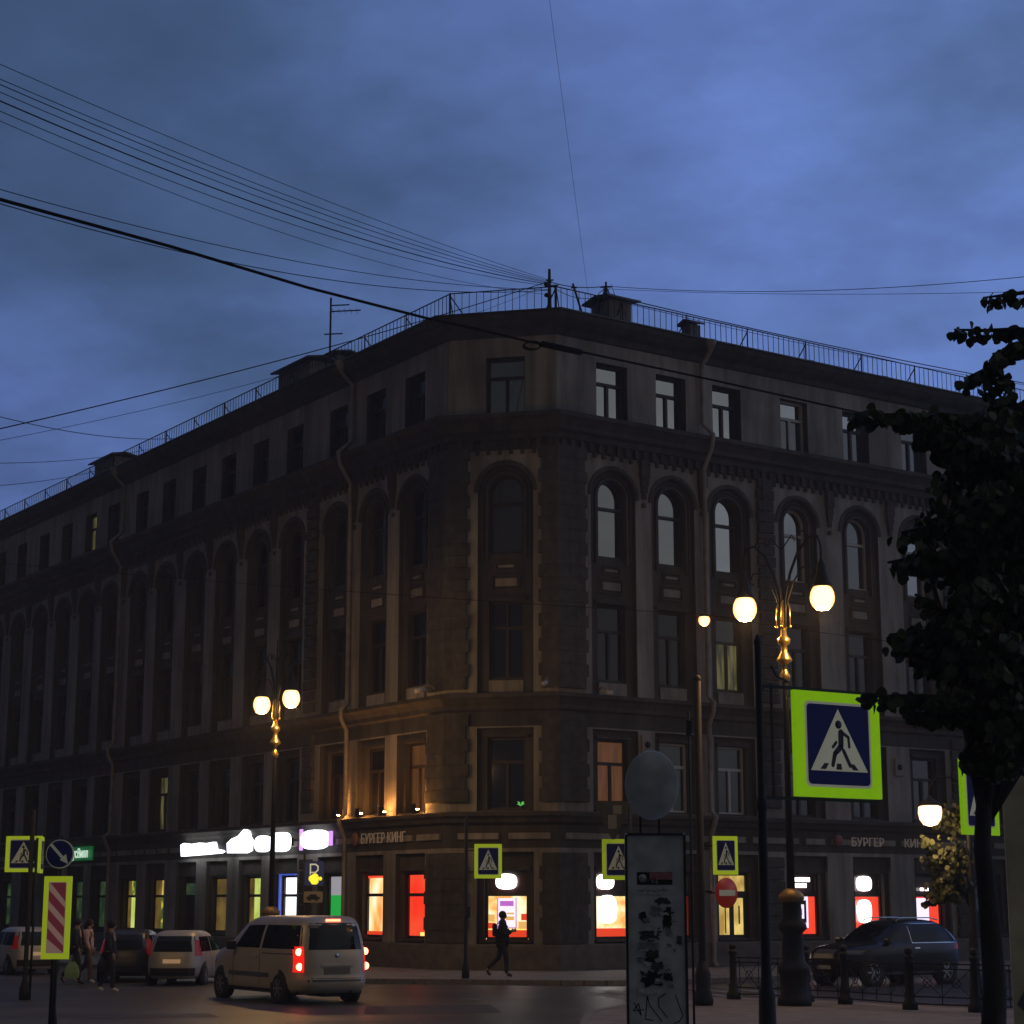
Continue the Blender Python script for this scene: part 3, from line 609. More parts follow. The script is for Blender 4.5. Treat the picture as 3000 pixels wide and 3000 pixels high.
letters(FR, 'КИНГ', 15.75, 4.14, .42, 'letters', 'unlit restaurant letters on the right front, second word, partly behind leaves', sx=1.05, q=.17)
mb = MB(); mb.lathe([(.01, -.03), (.2, -.03), (.2, .03), (.01, .03)], (0, 0, 0), 18, axis='y'); mb.v = [FR.P(11.95+q_.x, 4.32+q_.z, .15+q_.y) for q_ in mb.v]
tag(obj('round_sign', mb, mat('dull_red_disc', (.28, .08, .06), .6)), 'small dull red disc at the left end of the lettering on the right front', 'sign')
r2 = letters(FL, 'ВкусВилл', 30.4, 4.15, .58, mat('white_neon', (.8, .8, .8), .4, emit=(.75, 1, .80), es=.75), 'small white lit shop lettering with a green glow, right of the blue arrow sign', back=1, sx=.9, q=.24)
mb = MB(); mb.box(FL.P(30.4, 4.34, .12), (3.0, .04, .62), FL.d, FL.n); obj('backlight', mb, mat('green_glow', (.01, .1, .02), .5, emit=(.0, .06, .014), es=1), r2, world=True)
def blobsign(F, pts, z0, label, m='sign_cool', th=.16, q=.22):
    r_ = empty('lit_shop_sign', F.P(pts[0][0], z0, q), label=label, cat='sign', group='lit white signs on the side street front')
    mb = MB(); n = len(pts)
    vs = [F.P(x, z, q) for x, z in pts]+[F.P(x, z, q+th) for x, z in pts]
    mb.add(vs, [tuple(range(n)), tuple(range(2*n-1, n-1, -1))]+[(k, (k+1) % n, n+(k+1) % n, n+k) for k in range(n)])
    obj('light_box', mb, m, r_, world=True)
    bk = MB(); xs = [p[0] for p in pts]; bk.box(F.P(sum(xs)/n, z0, q-.06), (max(xs)-min(xs)-.1, .10, .3), F.d, F.n); obj('bracket', bk, 'iron', r_, world=True); return r_
def ell(cx, cz, rx, rz, n=20, p=.8):
    return [(cx+rx*math.copysign(abs(math.cos(a))**p, math.cos(a)), cz+rz*math.copysign(abs(math.sin(a))**p, math.sin(a))) for a in (2*math.pi*k/n for k in range(n))]
blobsign(FL, [(19.1, 4.0), (19.2, 4.45), (18.9, 4.52), (18.3, 4.46), (17.5, 4.50), (16.9, 4.46), (16.2, 4.50), (16.05, 4.22), (15.6, 4.18), (15.4, 4.12), (15.6, 4.06), (17, 4.03)], 4.25, 'long low white lit sign at the left end of the row, with a thin tail')
blobsign(FL, [(14.95, 4.05), (15.0, 4.42), (14.6, 4.58), (14.1, 4.66), (13.6, 4.90), (13.35, 4.88), (13.2, 4.6), (13.05, 4.5), (13.1, 4.1), (13.5, 4.02)], 4.35, 'white lit sign shaped like a slanting cloud, second from the left')
blobsign(FL, ell(12.12, 4.33, .56, .30), 4.33, 'small round white lit sign beside the left lamp post')
blobsign(FL, ell(10.72, 4.36, .68, .35, p=.65), 4.36, 'larger rounded white lit sign just right of the left lamp post')
r_ = blobsign(FL, ell(8.1, 4.38, .95, .34, p=.75), 4.38, 'white lit oval sign with a violet edge beside the drainpipe')
mb = MB(); mb.box(FL.P(7.05, 4.40, .27), (.16, .12, .5), FL.d, FL.n, bev=.02); VL = mat('violet_light', (.3, .2, .6), .4, emit=(.75, .35, 1.0), es=1.1); obj('violet_tip', mb, VL, r_, world=True); mb = MB(); mb.box(FL.P(9.2, 4.40, .27), (.10, .12, .75), FL.d, FL.n, bev=.02)
obj('violet_edge', mb, VL, r_, world=True)
# security cameras on the string course at the corner
def seccam(p, n, label):
    r_ = empty('security_camera', p, label=label, cat='camera', group='security cameras on the ledge above the shops')
    n = Vector(n); mb = MB(); mb.tube([p, p+n*.25+Vector((0, 0, .10)), p+n*.5], .03); obj('bracket', mb, 'zinc', r_, world=True)
    mb = MB(); e = p+n*.55-Vector((0, 0, .06)); mb.tube([e-n*.16, e+n*.2-Vector((0, 0, .08))], .075, 10); obj('housing', mb, M['pvc'], r_, world=True)
seccam(FL.P(.15, 9.0, .35), FL.n, 'grey camera on the ledge at the left corner of the cut face')
seccam(FK.P(.25, 9.1, .30), FK.n, 'small camera on the ledge at the right end of the cut face, upper one')
seccam(FR.P(1.35, 8.9, .30), FR.n, 'white camera hanging below the ledge right of the cut corner')
# satellite masts, antennas on the roof
def antenna(loc, h, label, bars, lean=(0, 0)):
    r_ = empty('roof_antenna', loc, label=label, cat='antenna'); mb = MB(); top = Vector((lean[0], lean[1], h))
    mb.tube([(0, 0, 0), top], .04, 6); obj('mast', mb, 'iron', r_)
    for z_, l0, l1, dy in bars:
        mb = MB(); p = top*(z_/h); mb.tube([p+Vector((l0, 0, 0)), p+Vector((l1, dy, .05*(l1-l0)))], .028, 5)
        k = l0+.1
        while k < l1-.05:
            if l1-l0 > .8: mb.tube([p+Vector((k, -.3, .02)), p+Vector((k, .3, .02))], .008, 4)
            k += .22
        obj('crossbar', mb, 'iron', r_)
    return r_
p = U(966, 1060, 66.3); p.z = 21.6
antenna(p, 2.35, 'tall thin aerial with three side rods behind the left chimneys', [(2.05, 0, .68, 0), (1.82, -.02, 1.1, 0), (.95, -.22, .45, 0)])
p = U(1610, 920, 61.2); p.z = 21.4
MAST = p.copy()
m_ = antenna(p, 1.75, 'thick wooden cable mast with insulators standing on the cut corner of the roof', [(1.50, -.12, .14, 0), (1.30, -.16, .30, 0), (.95, -.18, .12, 0)])
mb = MB(); mb.tube([(0, 0, -.05), (0, 0, 1.9)], [.085, .045], 8); mb.ball((0, 0, 1.46), .075, 8); mb.ball((-.12, 0, 1.36), .07, 8); mb.ball((-.1, 0, .98), .08, 8); mb.ball((.02, 0, .35), .11, 8); obj('insulator', mb, 'iron', m_)
p = U(1715, 930, 61.4); p.z = 21.4
antenna(p, 1.45, 'short leaning pole right of the cable mast', [(1.3, -.1, .1, 0)], (-.42, 0))
p = U(1776, 900, 62.4); p.z = 22.3
MAST2 = p+Vector((0, 0, .8))
m_ = antenna(p, .95, 'bushy tangle of cables and aerials above the right chimney', [(.75, -.2, .2, 0), (.45, -.3, .3, 0)])
mb = MB(); random.seed(3)
for k in range(26):
    a = random.uniform(0, 6.28); r0 = random.uniform(.15, .42); z_ = random.uniform(-.6, .7)
    mb.tube([(0, 0, random.uniform(0, .8)), (r0*math.cos(a)*.7, r0*math.sin(a)*.3, z_+.25), (r0*math.cos(a)*1.3, .1, z_-.2)], .014, 4)
obj('cable_tangle', mb, 'iron', m_)
# ------------------------------------------------------------ overhead cables
def cable(a, b, sag, r, label, n=22, group='overhead cables', name='overhead_cable'):
    pts = [a.lerp(b, i/n)-Vector((0, 0, 4*sag*(i/n)*(1-i/n))) for i in range(n+1)]
    mb = MB(); mb.tube(pts, r*.8, 5); return tag(obj(name, mb, 'cable'), label, 'cable', group)
T = MAST+Vector((0, 0, 1.45))
names = ['highest and faintest', 'second highest', 'third highest', 'middle', 'slightly thicker fifth', 'sixth', 'lowest, widest spread']
for k, (y, tz, r) in enumerate(((180, .06, .010), (225, .02, .011), (240, -.02, .013), (262, -.04, .011), (288, -.08, .019), (318, -.14, .011), (345, -.45, .009))):
    cable(U(-120, y-45, 34), T+Vector((-.02*k, 0, tz)), .25+.07*k, r, names[k]+' cable of the bundle from the upper left sky to the corner mast')
cable(U(-120, 520, 36), T+Vector((0, 0, -.28)), .55, .013, 'upper one of two sagging cables from the left edge to the mast')
cable(U(-120, 560, 36), T+Vector((0, 0, -.30)), .75, .015, 'lower one of two sagging cables from the left edge to the mast')
cable(U(-150, 1290, 40), T+Vector((0, 0, .02)), .22, .018, 'cable rising from the left edge behind the aerial to the mast')
cable(U(-150, 1318, 42), T+Vector((0, 0, -.1)), .5, .008, 'faint cable running just under the rising one at the left')
p = FL.P(22.6, 22.0, -.3); cable(U(-150, 1180, 50), p, .35, .016, 'short cable coming level from the left edge to the roof railing')
cable(U(-150, 1355, 50), FL.P(24, 21.9, -.2), .25, .012, 'cable ending left of the drainpipe, upper of the lowest pair')
cable(U(-150, 1430, 50), FL.P(27.5, 21.9, -.2), .25, .012, 'lowest cable above the left roof, ending near the far chimney')
cable(MAST2, U(3150, 795, 46), .35, .013, 'thin cable from the right chimney to the right edge, upper one')
cable(MAST2+Vector((0, 0, -.1)), U(3150, 850, 46), .15, .009, 'faint cable to the right edge above the leaves, lower one')
cable(T, MAST2, .12, .02, 'short cable from the corner mast to the chimney tangle')
cable(T+Vector((0, 0, -.1)), MAST2+Vector((0, 0, -.3)), .3, .014, 'slack cable between the mast and the chimney tangle')
cable(MAST2+Vector((0, 0, -.3)), FR.P(24, 22.75, -.1), .15, .024, 'cable running just above the right roof railing')
cable(MAST2+Vector((0, 0, -.45)), FR.P(24, 22.62, .1), .2, .013, 'thinner second cable along the right roof railing')
cable(U(1590, -150, 40), U(1725, 880, 61.5), .0, .006, 'hair thin vertical cable high in the middle of the sky')
# heavy cable with a splice and a coil
h0, h1 = U(-140, 545, 30), U(2560, 1215, 44)
pth = [U(x, y, Y) for x, y, Y in ((-140, 540, 26), (0, 584, 27.5), (500, 722, 31.5), (900, 842, 35), (1250, 932, 38), (1400, 965, 39), (1560, 1003, 40), (1700, 1030, 41), (2060, 1107, 44), (2500, 1205, 47), (3100, 1345, 51))]
hv = empty('power_cable', pth[4], label='thick black cable sweeping from the left edge across the top floor', cat='cable')
mb = MB(); mb.tube(pth, [.030]*6+[.026]*5, 7); obj('cable', mb, 'cable', hv, world=True)
mb = MB(); mb.tube([U(1590, 1008, 40), U(1700, 1032, 41)], .075, 8); obj('splice', mb, 'cable', hv, world=True)
mb = MB(); c0 = U(1562, 1008, 40)
for k in range(3): mb.tube([c0+Vector((.19*math.cos(a)-.02*k, .05*k, .09*math.sin(a)-.02)) for a in (2*math.pi*j/14 for j in range(15))], .013, 5)
obj('coil', mb, 'cable', hv, world=True)
cr0 = U(560, 1698, 56); cr1 = U(3100, 1930, 44)
cable(U(-100, 1640, 58), U(2063, 1800, 53), .1, .010, 'thin cable across the front at third floor height, left half')
cable(U(2063, 1800, 53), U(3100, 1930, 45), .1, .010, 'thin cable across the front at third floor height, right half')
# cable-hung lamp
p = U(2063, 1812, 53)
hl = empty('hanging_street_lamp', p, label='small orange lit lamp hung from a cable beside the drainpipe', cat='street lamp')
mb = MB(); mb.ball((0, 0, -.05), .17, 12); obj('lamp_globe', mb, 'lampsod', hl); bulb(hl, (0, -.05, -.30), 30, (1, .42, .14))
mb = MB(); mb.lathe([(.05, .12), (.2, .08), (.24, .03), (.22, .03), (.04, .09)], (0, 0, 0), 14); obj('lamp_shade', mb, 'iron', hl)
# ------------------------------------------------------------ ornate double street lamps
def double_lamp(loc, rz, label, group):
    r_ = empty('street_lamp', loc, rz, label=label, cat='street lamp', group=group)
    mb = MB(); mb.lathe([(.36, 0), (.36, .14), (.30, .2), (.30, .62), (.34, .68), (.34, .78), (.25, .9), (.21, 1.45), (.24, 1.5), (.31, 1.56), (.29, 1.66), (.21, 1.75), (.20, 2.05), (.22, 2.12), (.10, 2.32)], n=12); obj('base', mb, 'iron', r_)
    mb = MB(); mb.lathe([(.22, 2.10), (.27, 2.16), (.27, 2.24), (.17, 2.34), (.10, 2.38)], n=14); obj('base_ornament', mb, mat('tarnished_gilding', (.30, .19, .07), .5, .6), r_)
    mb = MB(); mb.tube([(0, 0, 2.3), (0, 0, 6.8), (0, 0, 8.6), (0, 0, 10.3)], [.09, .06, .045, .015], 10); obj('pole', mb, 'iron', r_)
    mb = MB(); mb.lathe([(.05, 6.72), (.10, 6.76), (.12, 6.86), (.07, 6.95), (.05, 7.02), (.06, 7.1), (.17, 7.18), (.16, 7.22), (.08, 7.36), (.06, 7.5), (.13, 7.56), (.14, 7.66), (.07, 7.72), (.06, 7.85)], n=16)
    obj('gilded_collar', mb, 'gold', r_)
    mb = MB()
    for a in range(4):
        x, y = .15*math.cos(a*math.pi/2+.4), .15*math.sin(a*math.pi/2+.4)
        mb.tube([(x*.7, y*.7, 8.45), (x, y, 8.3), (x, y, 7.95)], [.018, .014, .014], 6); mb.ball((x, y, 7.92), .035, 8)
    mb.tube([(0, 0, 7.8), (0, 0, 8.5)], .055, 8); obj('gilded_drops', mb, 'gold', r_)
    for sgn in (-1, 1):
        mb = MB(); X = lambda x, z: (sgn*x, 0, z)
        mb.tube([X(.04, 7.9), X(.08, 8.5), X(.22, 9.05), X(.45, 9.5), X(.75, 9.78), X(1.0, 9.78), X(1.08, 9.55), X(1.08, 9.2)], [.035, .035, .032, .03, .028, .026, .024, .02], 7)
        mb.tube([X(.06, 8.3), X(.3, 8.85), X(.55, 9.15), X(.82, 9.18), X(.92, 9.0), X(.8, 8.92)], .018, 6)
        mb.tube([X(.75, 9.78), X(.62, 9.95), X(.45, 9.92), X(.45, 9.75)], .016, 6); mb.tube([X(.0, 9.6), X(.3, 9.9), X(.38, 9.75)], .014, 6)
        arm = obj('arm', mb, 'iron', r_)
        mb = MB(); mb.lathe([(.02, 9.3), (.06, 9.2), (.10, 9.1), (.12, 8.95), (.17, 8.78), (.22, 8.68), (.20, 8.66), (.02, 8.7)], (sgn*1.08, 0, 0), 14); obj('hood', mb, 'iron', arm)
        mb = MB(); mb.lathe([(.03, 8.15), (.13, 8.17), (.21, 8.24), (.255, 8.34), (.265, 8.43), (.25, 8.54), (.21, 8.63), (.16, 8.68), (.02, 8.69)], (sgn*1.08, 0, 0), 20); obj('globe', mb, 'lampglass', arm); bulb(r_, (sgn*1.08, 0, 8.05), 230)
    return r_
a1 = double_lamp((5.86, 40.4, .13), math.atan2(-1.6, 1.45), 'nearer ornate two-armed lamp with lit globes, at the right beside the big crosswalk sign', 'ornate double street lamps')
a2 = copy_tree(a1); a2.location = (-7.12, 57, .0); a2.rotation_euler.z = math.atan2(-1.8, 1.08); a2.location.z = -.28
a2['label'] = 'farther ornate two-armed lamp with lit globes, in front of the left street facade'
a3 = copy_tree(a1); a3.location = (-13.6, 37, .0); a3.rotation_euler.z = .4
a3['label'] = 'ornate two-armed lamp standing beyond the left edge of the picture'
# low single lamp at the right
p = U(2725, 2388, 43); sl_ = empty('street_lamp', (p.x, p.y, .0), label='short lamp with one bright bowl beside leaves, right of the restaurant lettering', cat='street lamp')
mb = MB(); mb.lathe([(.16, 0), (.16, .5), (.10, .7), (.09, 1.0), (.07, 3.4), (.05, p.z+.9)], (.92, .25, 0), n=10); mb.tube([(.92, .25, p.z+.55), (.6, .16, p.z+.85), (.2, .05, p.z+.85), (0, 0, p.z+.6), (0, 0, p.z+.4)], .022, 6); obj('pole', mb, 'iron', sl_)
mb = MB(); mb.lathe([(.04, p.z-.24), (.16, p.z-.21), (.24, p.z-.10), (.27, p.z+.05), (.26, p.z+.18), (.20, p.z+.21)], n=18); obj('globe', mb, limb(mat('bright_bowl', (.8, .7, .6), .3, emit=(1, .72, .48), es=40), (1.6, .8, .34), (1, .74, .46), .4, 4), sl_)
mb = MB(); mb.lathe([(.27, p.z+.22), (.24, p.z+.27), (.08, p.z+.36), (.02, p.z+.45)], n=16); obj('cap', mb, 'iron', sl_); bulb(sl_, (0, 0, p.z-.32), 40, (1, .62, .32))
# ------------------------------------------------------------ traffic signs
def lit(name, col, es): return mat(name, tuple(min(.8, c*1.6) for c in col), .45, emit=col, es=es, var=.0)
def sgn_mats(k):  # emission paints the brightness of reflective sign faces into their colour
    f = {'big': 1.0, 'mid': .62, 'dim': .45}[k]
    return dict(lime=mat('lime_glow_'+k, (.22, .40, .01), .6, var=.3, scale=1.2, spec=.2, emit=(.17, .36, .0) if k == 'big' else (.42, .52, .02), es=.72 if k == 'big' else .75*f),
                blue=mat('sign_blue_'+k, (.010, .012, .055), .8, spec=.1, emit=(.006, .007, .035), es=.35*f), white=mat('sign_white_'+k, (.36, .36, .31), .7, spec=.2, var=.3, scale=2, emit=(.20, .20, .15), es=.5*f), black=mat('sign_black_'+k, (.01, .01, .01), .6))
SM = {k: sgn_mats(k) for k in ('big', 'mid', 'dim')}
def rrect(w_, h_, r=.04, n=4):
    pts = []
    for cx, cy, a0 in ((w_/2-r, h_/2-r, 0), (-w_/2+r, h_/2-r, 90), (-w_/2+r, -h_/2+r, 180), (w_/2-r, -h_/2+r, 270)):
        for k in range(n+1): a = R(a0+90*k/n); pts.append((cx+r*math.cos(a), cy+r*math.sin(a)))
    return pts
def plate(pts, y, t):        # pts in x,z ; front faces -y
    mb = MB(); n = len(pts)
    mb.add([(x, y-t, z) for x, z in pts]+[(x, y, z) for x, z in pts], [tuple(range(n)), tuple(range(2*n-1, n-1, -1))]+[(k, (k+1) % n, n+(k+1) % n, n+k) for k in range(n)]); return mb
def stroke(mb, a, b, w0, w1=None, y=-.02, t=.004):
    a = Vector((a[0], 0, a[1])); b = Vector((b[0], 0, b[1])); w1 = w1 or w0; d = (b-a).normalized(); p = Vector((-d.z, 0, d.x)); vs = []
    for k in range(7): an = math.pi/2+math.pi*k/6; vs.append(a+(d*math.cos(an)+p*math.sin(an))*w0/2)
    for k in range(7): an = -math.pi/2+math.pi*k/6; vs.append(b+(d*math.cos(an)+p*math.sin(an))*w1/2)
    n = len(vs); mb.add([v_+Vector((0, y-t, 0)) for v_ in vs]+[v_+Vector((0, y, 0)) for v_ in vs], [tuple(range(n)), tuple(range(2*n-1, n-1, -1))]+[(k, (k+1) % n, n+(k+1) % n, n+k) for k in range(n)])
def face(parent, w_, h_, cz, k, mirror=False, ox=0):
    S = SM[k]; sh = lambda mb: [setattr(mb, 'v', [Vector((v_.x+ox, v_.y, v_.z+cz)) for v_ in mb.v]), mb][1]
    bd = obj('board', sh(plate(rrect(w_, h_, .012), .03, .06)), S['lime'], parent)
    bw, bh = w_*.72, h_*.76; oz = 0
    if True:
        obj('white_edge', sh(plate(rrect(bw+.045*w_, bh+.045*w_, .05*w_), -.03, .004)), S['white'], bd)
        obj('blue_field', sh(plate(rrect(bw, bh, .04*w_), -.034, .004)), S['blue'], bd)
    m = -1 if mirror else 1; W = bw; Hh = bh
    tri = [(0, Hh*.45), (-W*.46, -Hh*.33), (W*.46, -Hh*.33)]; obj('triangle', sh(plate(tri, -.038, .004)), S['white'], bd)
    mb = MB(); T_ = lambda x, z: (m*x*W, z*Hh)
    g = .085*W
    hd = MB(); hd.lathe([(.001, -.002), (.052*W, -.002), (.052*W, .002), (.001, .002)], (0, -.044, .255*Hh), 14, axis='y'); mb.v += hd.v; mb.f += hd.f; mb.m += hd.m; mb.sm += hd.sm
    st = lambda a, b, w0, w1=None: stroke(mb, T_(*a), T_(*b), w0, w1, y=-.042)
    st((.035, .155), (.03, -.02), g, g*.95); st((.03, -.02), (-.07, -.11), g*.95, g*.75); st((-.07, -.11), (-.11, -.255), g*.75, g*.62)
    st((.07, -.07), (.17, -.255), g*.6, g*.6); st((.06, .155), (.155, .10), g*.5, g*.45); st((.155, .10), (.165, -.02), g*.45, g*.45); st((-.045, .03), (-.10, -.03), g*.45, g*.45)
    obj('walker', mb, S['black'], bd)
    mb = MB()
    for x0, x1, y0, y1 in ((-.21, -.27, .09, .12), (-.01, -.01, .07, .07), (.20, .26, .09, .12)):
        a0, a1 = -.235, -.31; vs = [T_(x0-.035, a0), T_(x0+.035, a0), T_(x1+.045, a1), T_(x1-.045, a1)]; q_ = plate(vs, -.042, .004); mb.add(q_.v, q_.f)
    obj('stripes', mb_shift(mb, ox, cz), S['black'], bd)
    for o_ in [o for o in C.objects if o.parent == bd and o.name.startswith('walker')]:
        for v_ in o_.data.vertices: v_.co.x += ox; v_.co.z += cz
    return bd
def mb_shift(mb, ox, cz): mb.v = [Vector((v_.x+ox, v_.y, v_.z+cz)) for v_ in mb.v]; return mb
def post(parent, h, r=.035, x=0, y=.06, z0=0, name='pole'):
    mb = MB(); mb.lathe([(r*2.2, z0), (r*2.2, z0+.25), (r*1.2, z0+.45), (r, z0+.6), (r, h), (r*.4, h+.04)], (x, y, 0), 10); return obj(name, mb, 'iron', parent)
def sign_root(px, py, Y, face_ang, label, z0=.13, group=None, name='crosswalk_sign', cat='road sign'):
    p = U(px, py, Y); return empty(name, (p.x, p.y, z0), face_ang, label=label, cat=cat, group=group), p.z-z0
# corner sign in front of the cut corner (post left of the board)
r_, cz = sign_root(1430, 2523, 54.4, R(6), 'bright crosswalk sign with lime border in front of the cut corner window')
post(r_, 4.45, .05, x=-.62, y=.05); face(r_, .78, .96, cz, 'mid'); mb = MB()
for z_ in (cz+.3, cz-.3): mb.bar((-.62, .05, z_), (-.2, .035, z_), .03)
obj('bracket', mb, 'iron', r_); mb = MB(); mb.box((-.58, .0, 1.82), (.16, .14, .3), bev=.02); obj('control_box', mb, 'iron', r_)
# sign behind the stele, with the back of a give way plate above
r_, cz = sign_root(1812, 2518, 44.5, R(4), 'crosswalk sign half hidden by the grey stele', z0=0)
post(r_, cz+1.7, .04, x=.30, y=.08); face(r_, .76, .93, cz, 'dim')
r2_, cz2 = sign_root(1796, 2400, 44.3, 0, 'back of a triangular grey give way plate left of the grey disc', z0=0, name='give_way_sign')
mb = plate([(-.44, .42), (.44, .42), (.04, -.46), (-.04, -.46)], 0, .03); mb_shift(mb, 0, cz2); obj('plate', mb, mat('sign_back', (.05, .055, .055), .6, .3, var=.3, scale=6), r2_)
mb = MB(); mb.box((.1, -.035, cz2+.22), (.2, .01, .2)); mb.box((-.02, -.035, cz2-.06), (.2, .01, .32)); obj('sticker', mb, mat('grey_sticker', (.16, .17, .17), .7), r2_)
mb = MB(); mb.tube([(.38, .07, 0), (.38, .07, cz2+.45)], .03, 8); mb.bar((.38, .05, cz2+.2), (0, .02, cz2+.2), .03); obj('pole', mb, 'iron', r2_)
# pole with the crosswalk sign and the no-entry sign
r_, cz = sign_root(2125, 2506, 40.5, R(14), 'crosswalk sign mounted above the round no entry sign')
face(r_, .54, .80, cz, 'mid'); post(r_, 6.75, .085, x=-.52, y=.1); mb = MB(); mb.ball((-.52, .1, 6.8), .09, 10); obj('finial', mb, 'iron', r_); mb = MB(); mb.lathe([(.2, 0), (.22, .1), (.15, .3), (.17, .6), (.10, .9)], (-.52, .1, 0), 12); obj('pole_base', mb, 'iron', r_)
mb = MB(); mb.bar((-.52, .1, cz+.2), (-.15, .04, cz+.2), .035); mb.bar((-.52, .1, cz-.75), (-.3, .04, cz-.75), .035); obj('bracket', mb, 'iron', r_)
r_, cz = sign_root(2128, 2616, 40.3, R(38), 'round red no entry sign with a white bar', name='no_entry_sign')
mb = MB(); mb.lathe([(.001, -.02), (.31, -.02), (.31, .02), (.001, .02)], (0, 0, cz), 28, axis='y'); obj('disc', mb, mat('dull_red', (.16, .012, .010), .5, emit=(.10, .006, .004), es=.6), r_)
mb = MB(); mb.box((0, -.027, cz), (.46, .012, .12), bev=.004); obj('white_bar', mb, SM['mid']['white'], r_)
mb = MB(); mb.bar((-.40, .12, cz), (0, .03, cz), .03); mb.tube([(-.02, .04, 0), (-.02, .04, cz)], .0001, 4); obj('bracket', mb, 'iron', r_)
# big overhead crosswalk sign on its own ornate pole
BY = 26.5; ANG = R(33)
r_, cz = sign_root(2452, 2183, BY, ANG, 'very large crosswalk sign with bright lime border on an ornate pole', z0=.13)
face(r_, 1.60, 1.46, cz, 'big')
pp = U(2236, 2183, BY); loc = Matrix.Rotation(-ANG, 3, 'Z') @ Vector((pp.x-r_.location.x, pp.y-r_.location.y, 0))
t0 = (pp.x/pp.y*r_.location.y-r_.location.x)/(math.cos(ANG)-pp.x/pp.y*math.sin(ANG)); sx_ = t0+.22; ptop = 5.66
mb = MB(); mb.lathe([(.17, 0), (.17, .4), (.12, .5), (.11, .9), (.085, 1.0), (.07, 1.2), (.06, 3.3), (.08, 3.36), (.08, 3.44), (.055, 3.5), (.048, ptop-.1), (.06, ptop-.05), (.02, ptop+.06)], (sx_-.22, .06, 0), 12); obj('pole', mb, 'iron', r_)
mb = MB()
for z_ in (cz+.76, cz-.76): mb.bar((sx_-.22, .06, z_), (.80, .045, z_), .05, .04)
mb.bar((sx_+.0, .06, cz-.76), (sx_+.0, .06, cz+.8), .03); mb.tube([(sx_, .05, cz+1.05), (sx_+.1, .05, cz+.9), (sx_+.3, .05, cz+.84)], .015, 5)
obj('frame', mb, 'iron', r_)
# second lime sign behind the tree trunk
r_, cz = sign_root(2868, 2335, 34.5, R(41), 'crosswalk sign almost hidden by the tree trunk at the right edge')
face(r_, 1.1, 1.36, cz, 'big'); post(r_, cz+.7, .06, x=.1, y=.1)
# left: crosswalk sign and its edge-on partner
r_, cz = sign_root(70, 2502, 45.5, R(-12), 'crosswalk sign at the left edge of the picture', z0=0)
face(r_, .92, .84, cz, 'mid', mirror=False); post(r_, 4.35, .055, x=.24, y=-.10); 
r2_, cz = sign_root(120, 2505, 45.4, R(99), 'crosswalk sign seen nearly edge-on, back to back with the left one', z0=0)
face(r2_, .80, .84, cz, 'mid'); mb = MB(); mb.tube([(0, .1, 0), (0, .1, cz+.4)], .03, 6); obj('pole', mb, 'iron', r2_)
# round arrow sign over the striped panel
YL = 33.0
r_, cz = sign_root(176, 2502, YL, R(-6), 'round blue sign with a white arrow pointing down right', name='arrow_sign', z0=0)
mb = MB(); mb.lathe([(.001, -.02), (.245, -.02), (.245, .02), (.001, .02)], (0, 0, cz), 32, axis='y'); d_ = obj('disc', mb, SM['dim']['white'], r_)
mb = MB(); mb.lathe([(.001, -.006), (.228, -.006), (.228, .002), (.001, .002)], (0, -.022, cz), 32, axis='y'); obj('blue_field', mb, SM['mid']['blue'], d_)
mb = MB(); stroke(mb, (-.145, .15), (.07, -.075), .05, .05, y=-.030); q_ = plate([(.16, -.17), (.01, -.10), (.115, -.0)][::-1], -.030, .004); mb.add(q_.v, q_.f); mb_shift(mb, 0, cz); obj('arrow', mb, SM['mid']['white'], d_)
post(r_, cz+.3, .028, x=0, y=.07)
r_, cz = sign_root(166, 2688, YL-.15, R(-10), 'tall red and white striped panel with lime border below the arrow sign', name='striped_panel', z0=0)
W_, H_ = .50, 1.38
bd = obj('board', mb_shift(plate(rrect(W_, H_, .012), .015, .03), 0, cz), SM['mid']['lime'], r_)
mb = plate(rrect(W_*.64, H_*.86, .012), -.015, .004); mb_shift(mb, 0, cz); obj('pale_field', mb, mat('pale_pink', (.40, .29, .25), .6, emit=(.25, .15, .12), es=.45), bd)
mb = MB(); iw, ih = W_*.30, H_*.42
for k in range(4):        # red diagonal bars clipped to the field
    top = ih-k*.315; pts = []
    poly = [(-iw, top-.02), (-iw, top-.19), (iw, top-.19-.30), (iw, top-.02-.30)] if k else None
    if k == 0: poly = [(-iw*.86, ih), (iw, ih), (iw, ih-.31)]
    else: poly = [(-iw, ih-.03-.315*(k-1)-.09), (iw, ih-.42-.315*(k-1)), (iw, max(-ih, ih-.60-.315*(k-1))), (-iw+(0 if ih-.30-.315*(k-1) > -ih else .0), max(-ih, ih-.30-.315*(k-1)))]
    poly = [(x, max(-ih, min(ih, z))) for x, z in poly]
    q_ = plate(poly, -.019, .004); mb.add(q_.v, q_.f)
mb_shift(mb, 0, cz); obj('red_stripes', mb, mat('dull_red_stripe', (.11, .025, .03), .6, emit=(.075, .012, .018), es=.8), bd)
mb = MB(); mb.tube([(-.05, .05, 0), (-.05, .05, cz+.3)], .035, 8); obj('pole', mb, 'iron', r_)
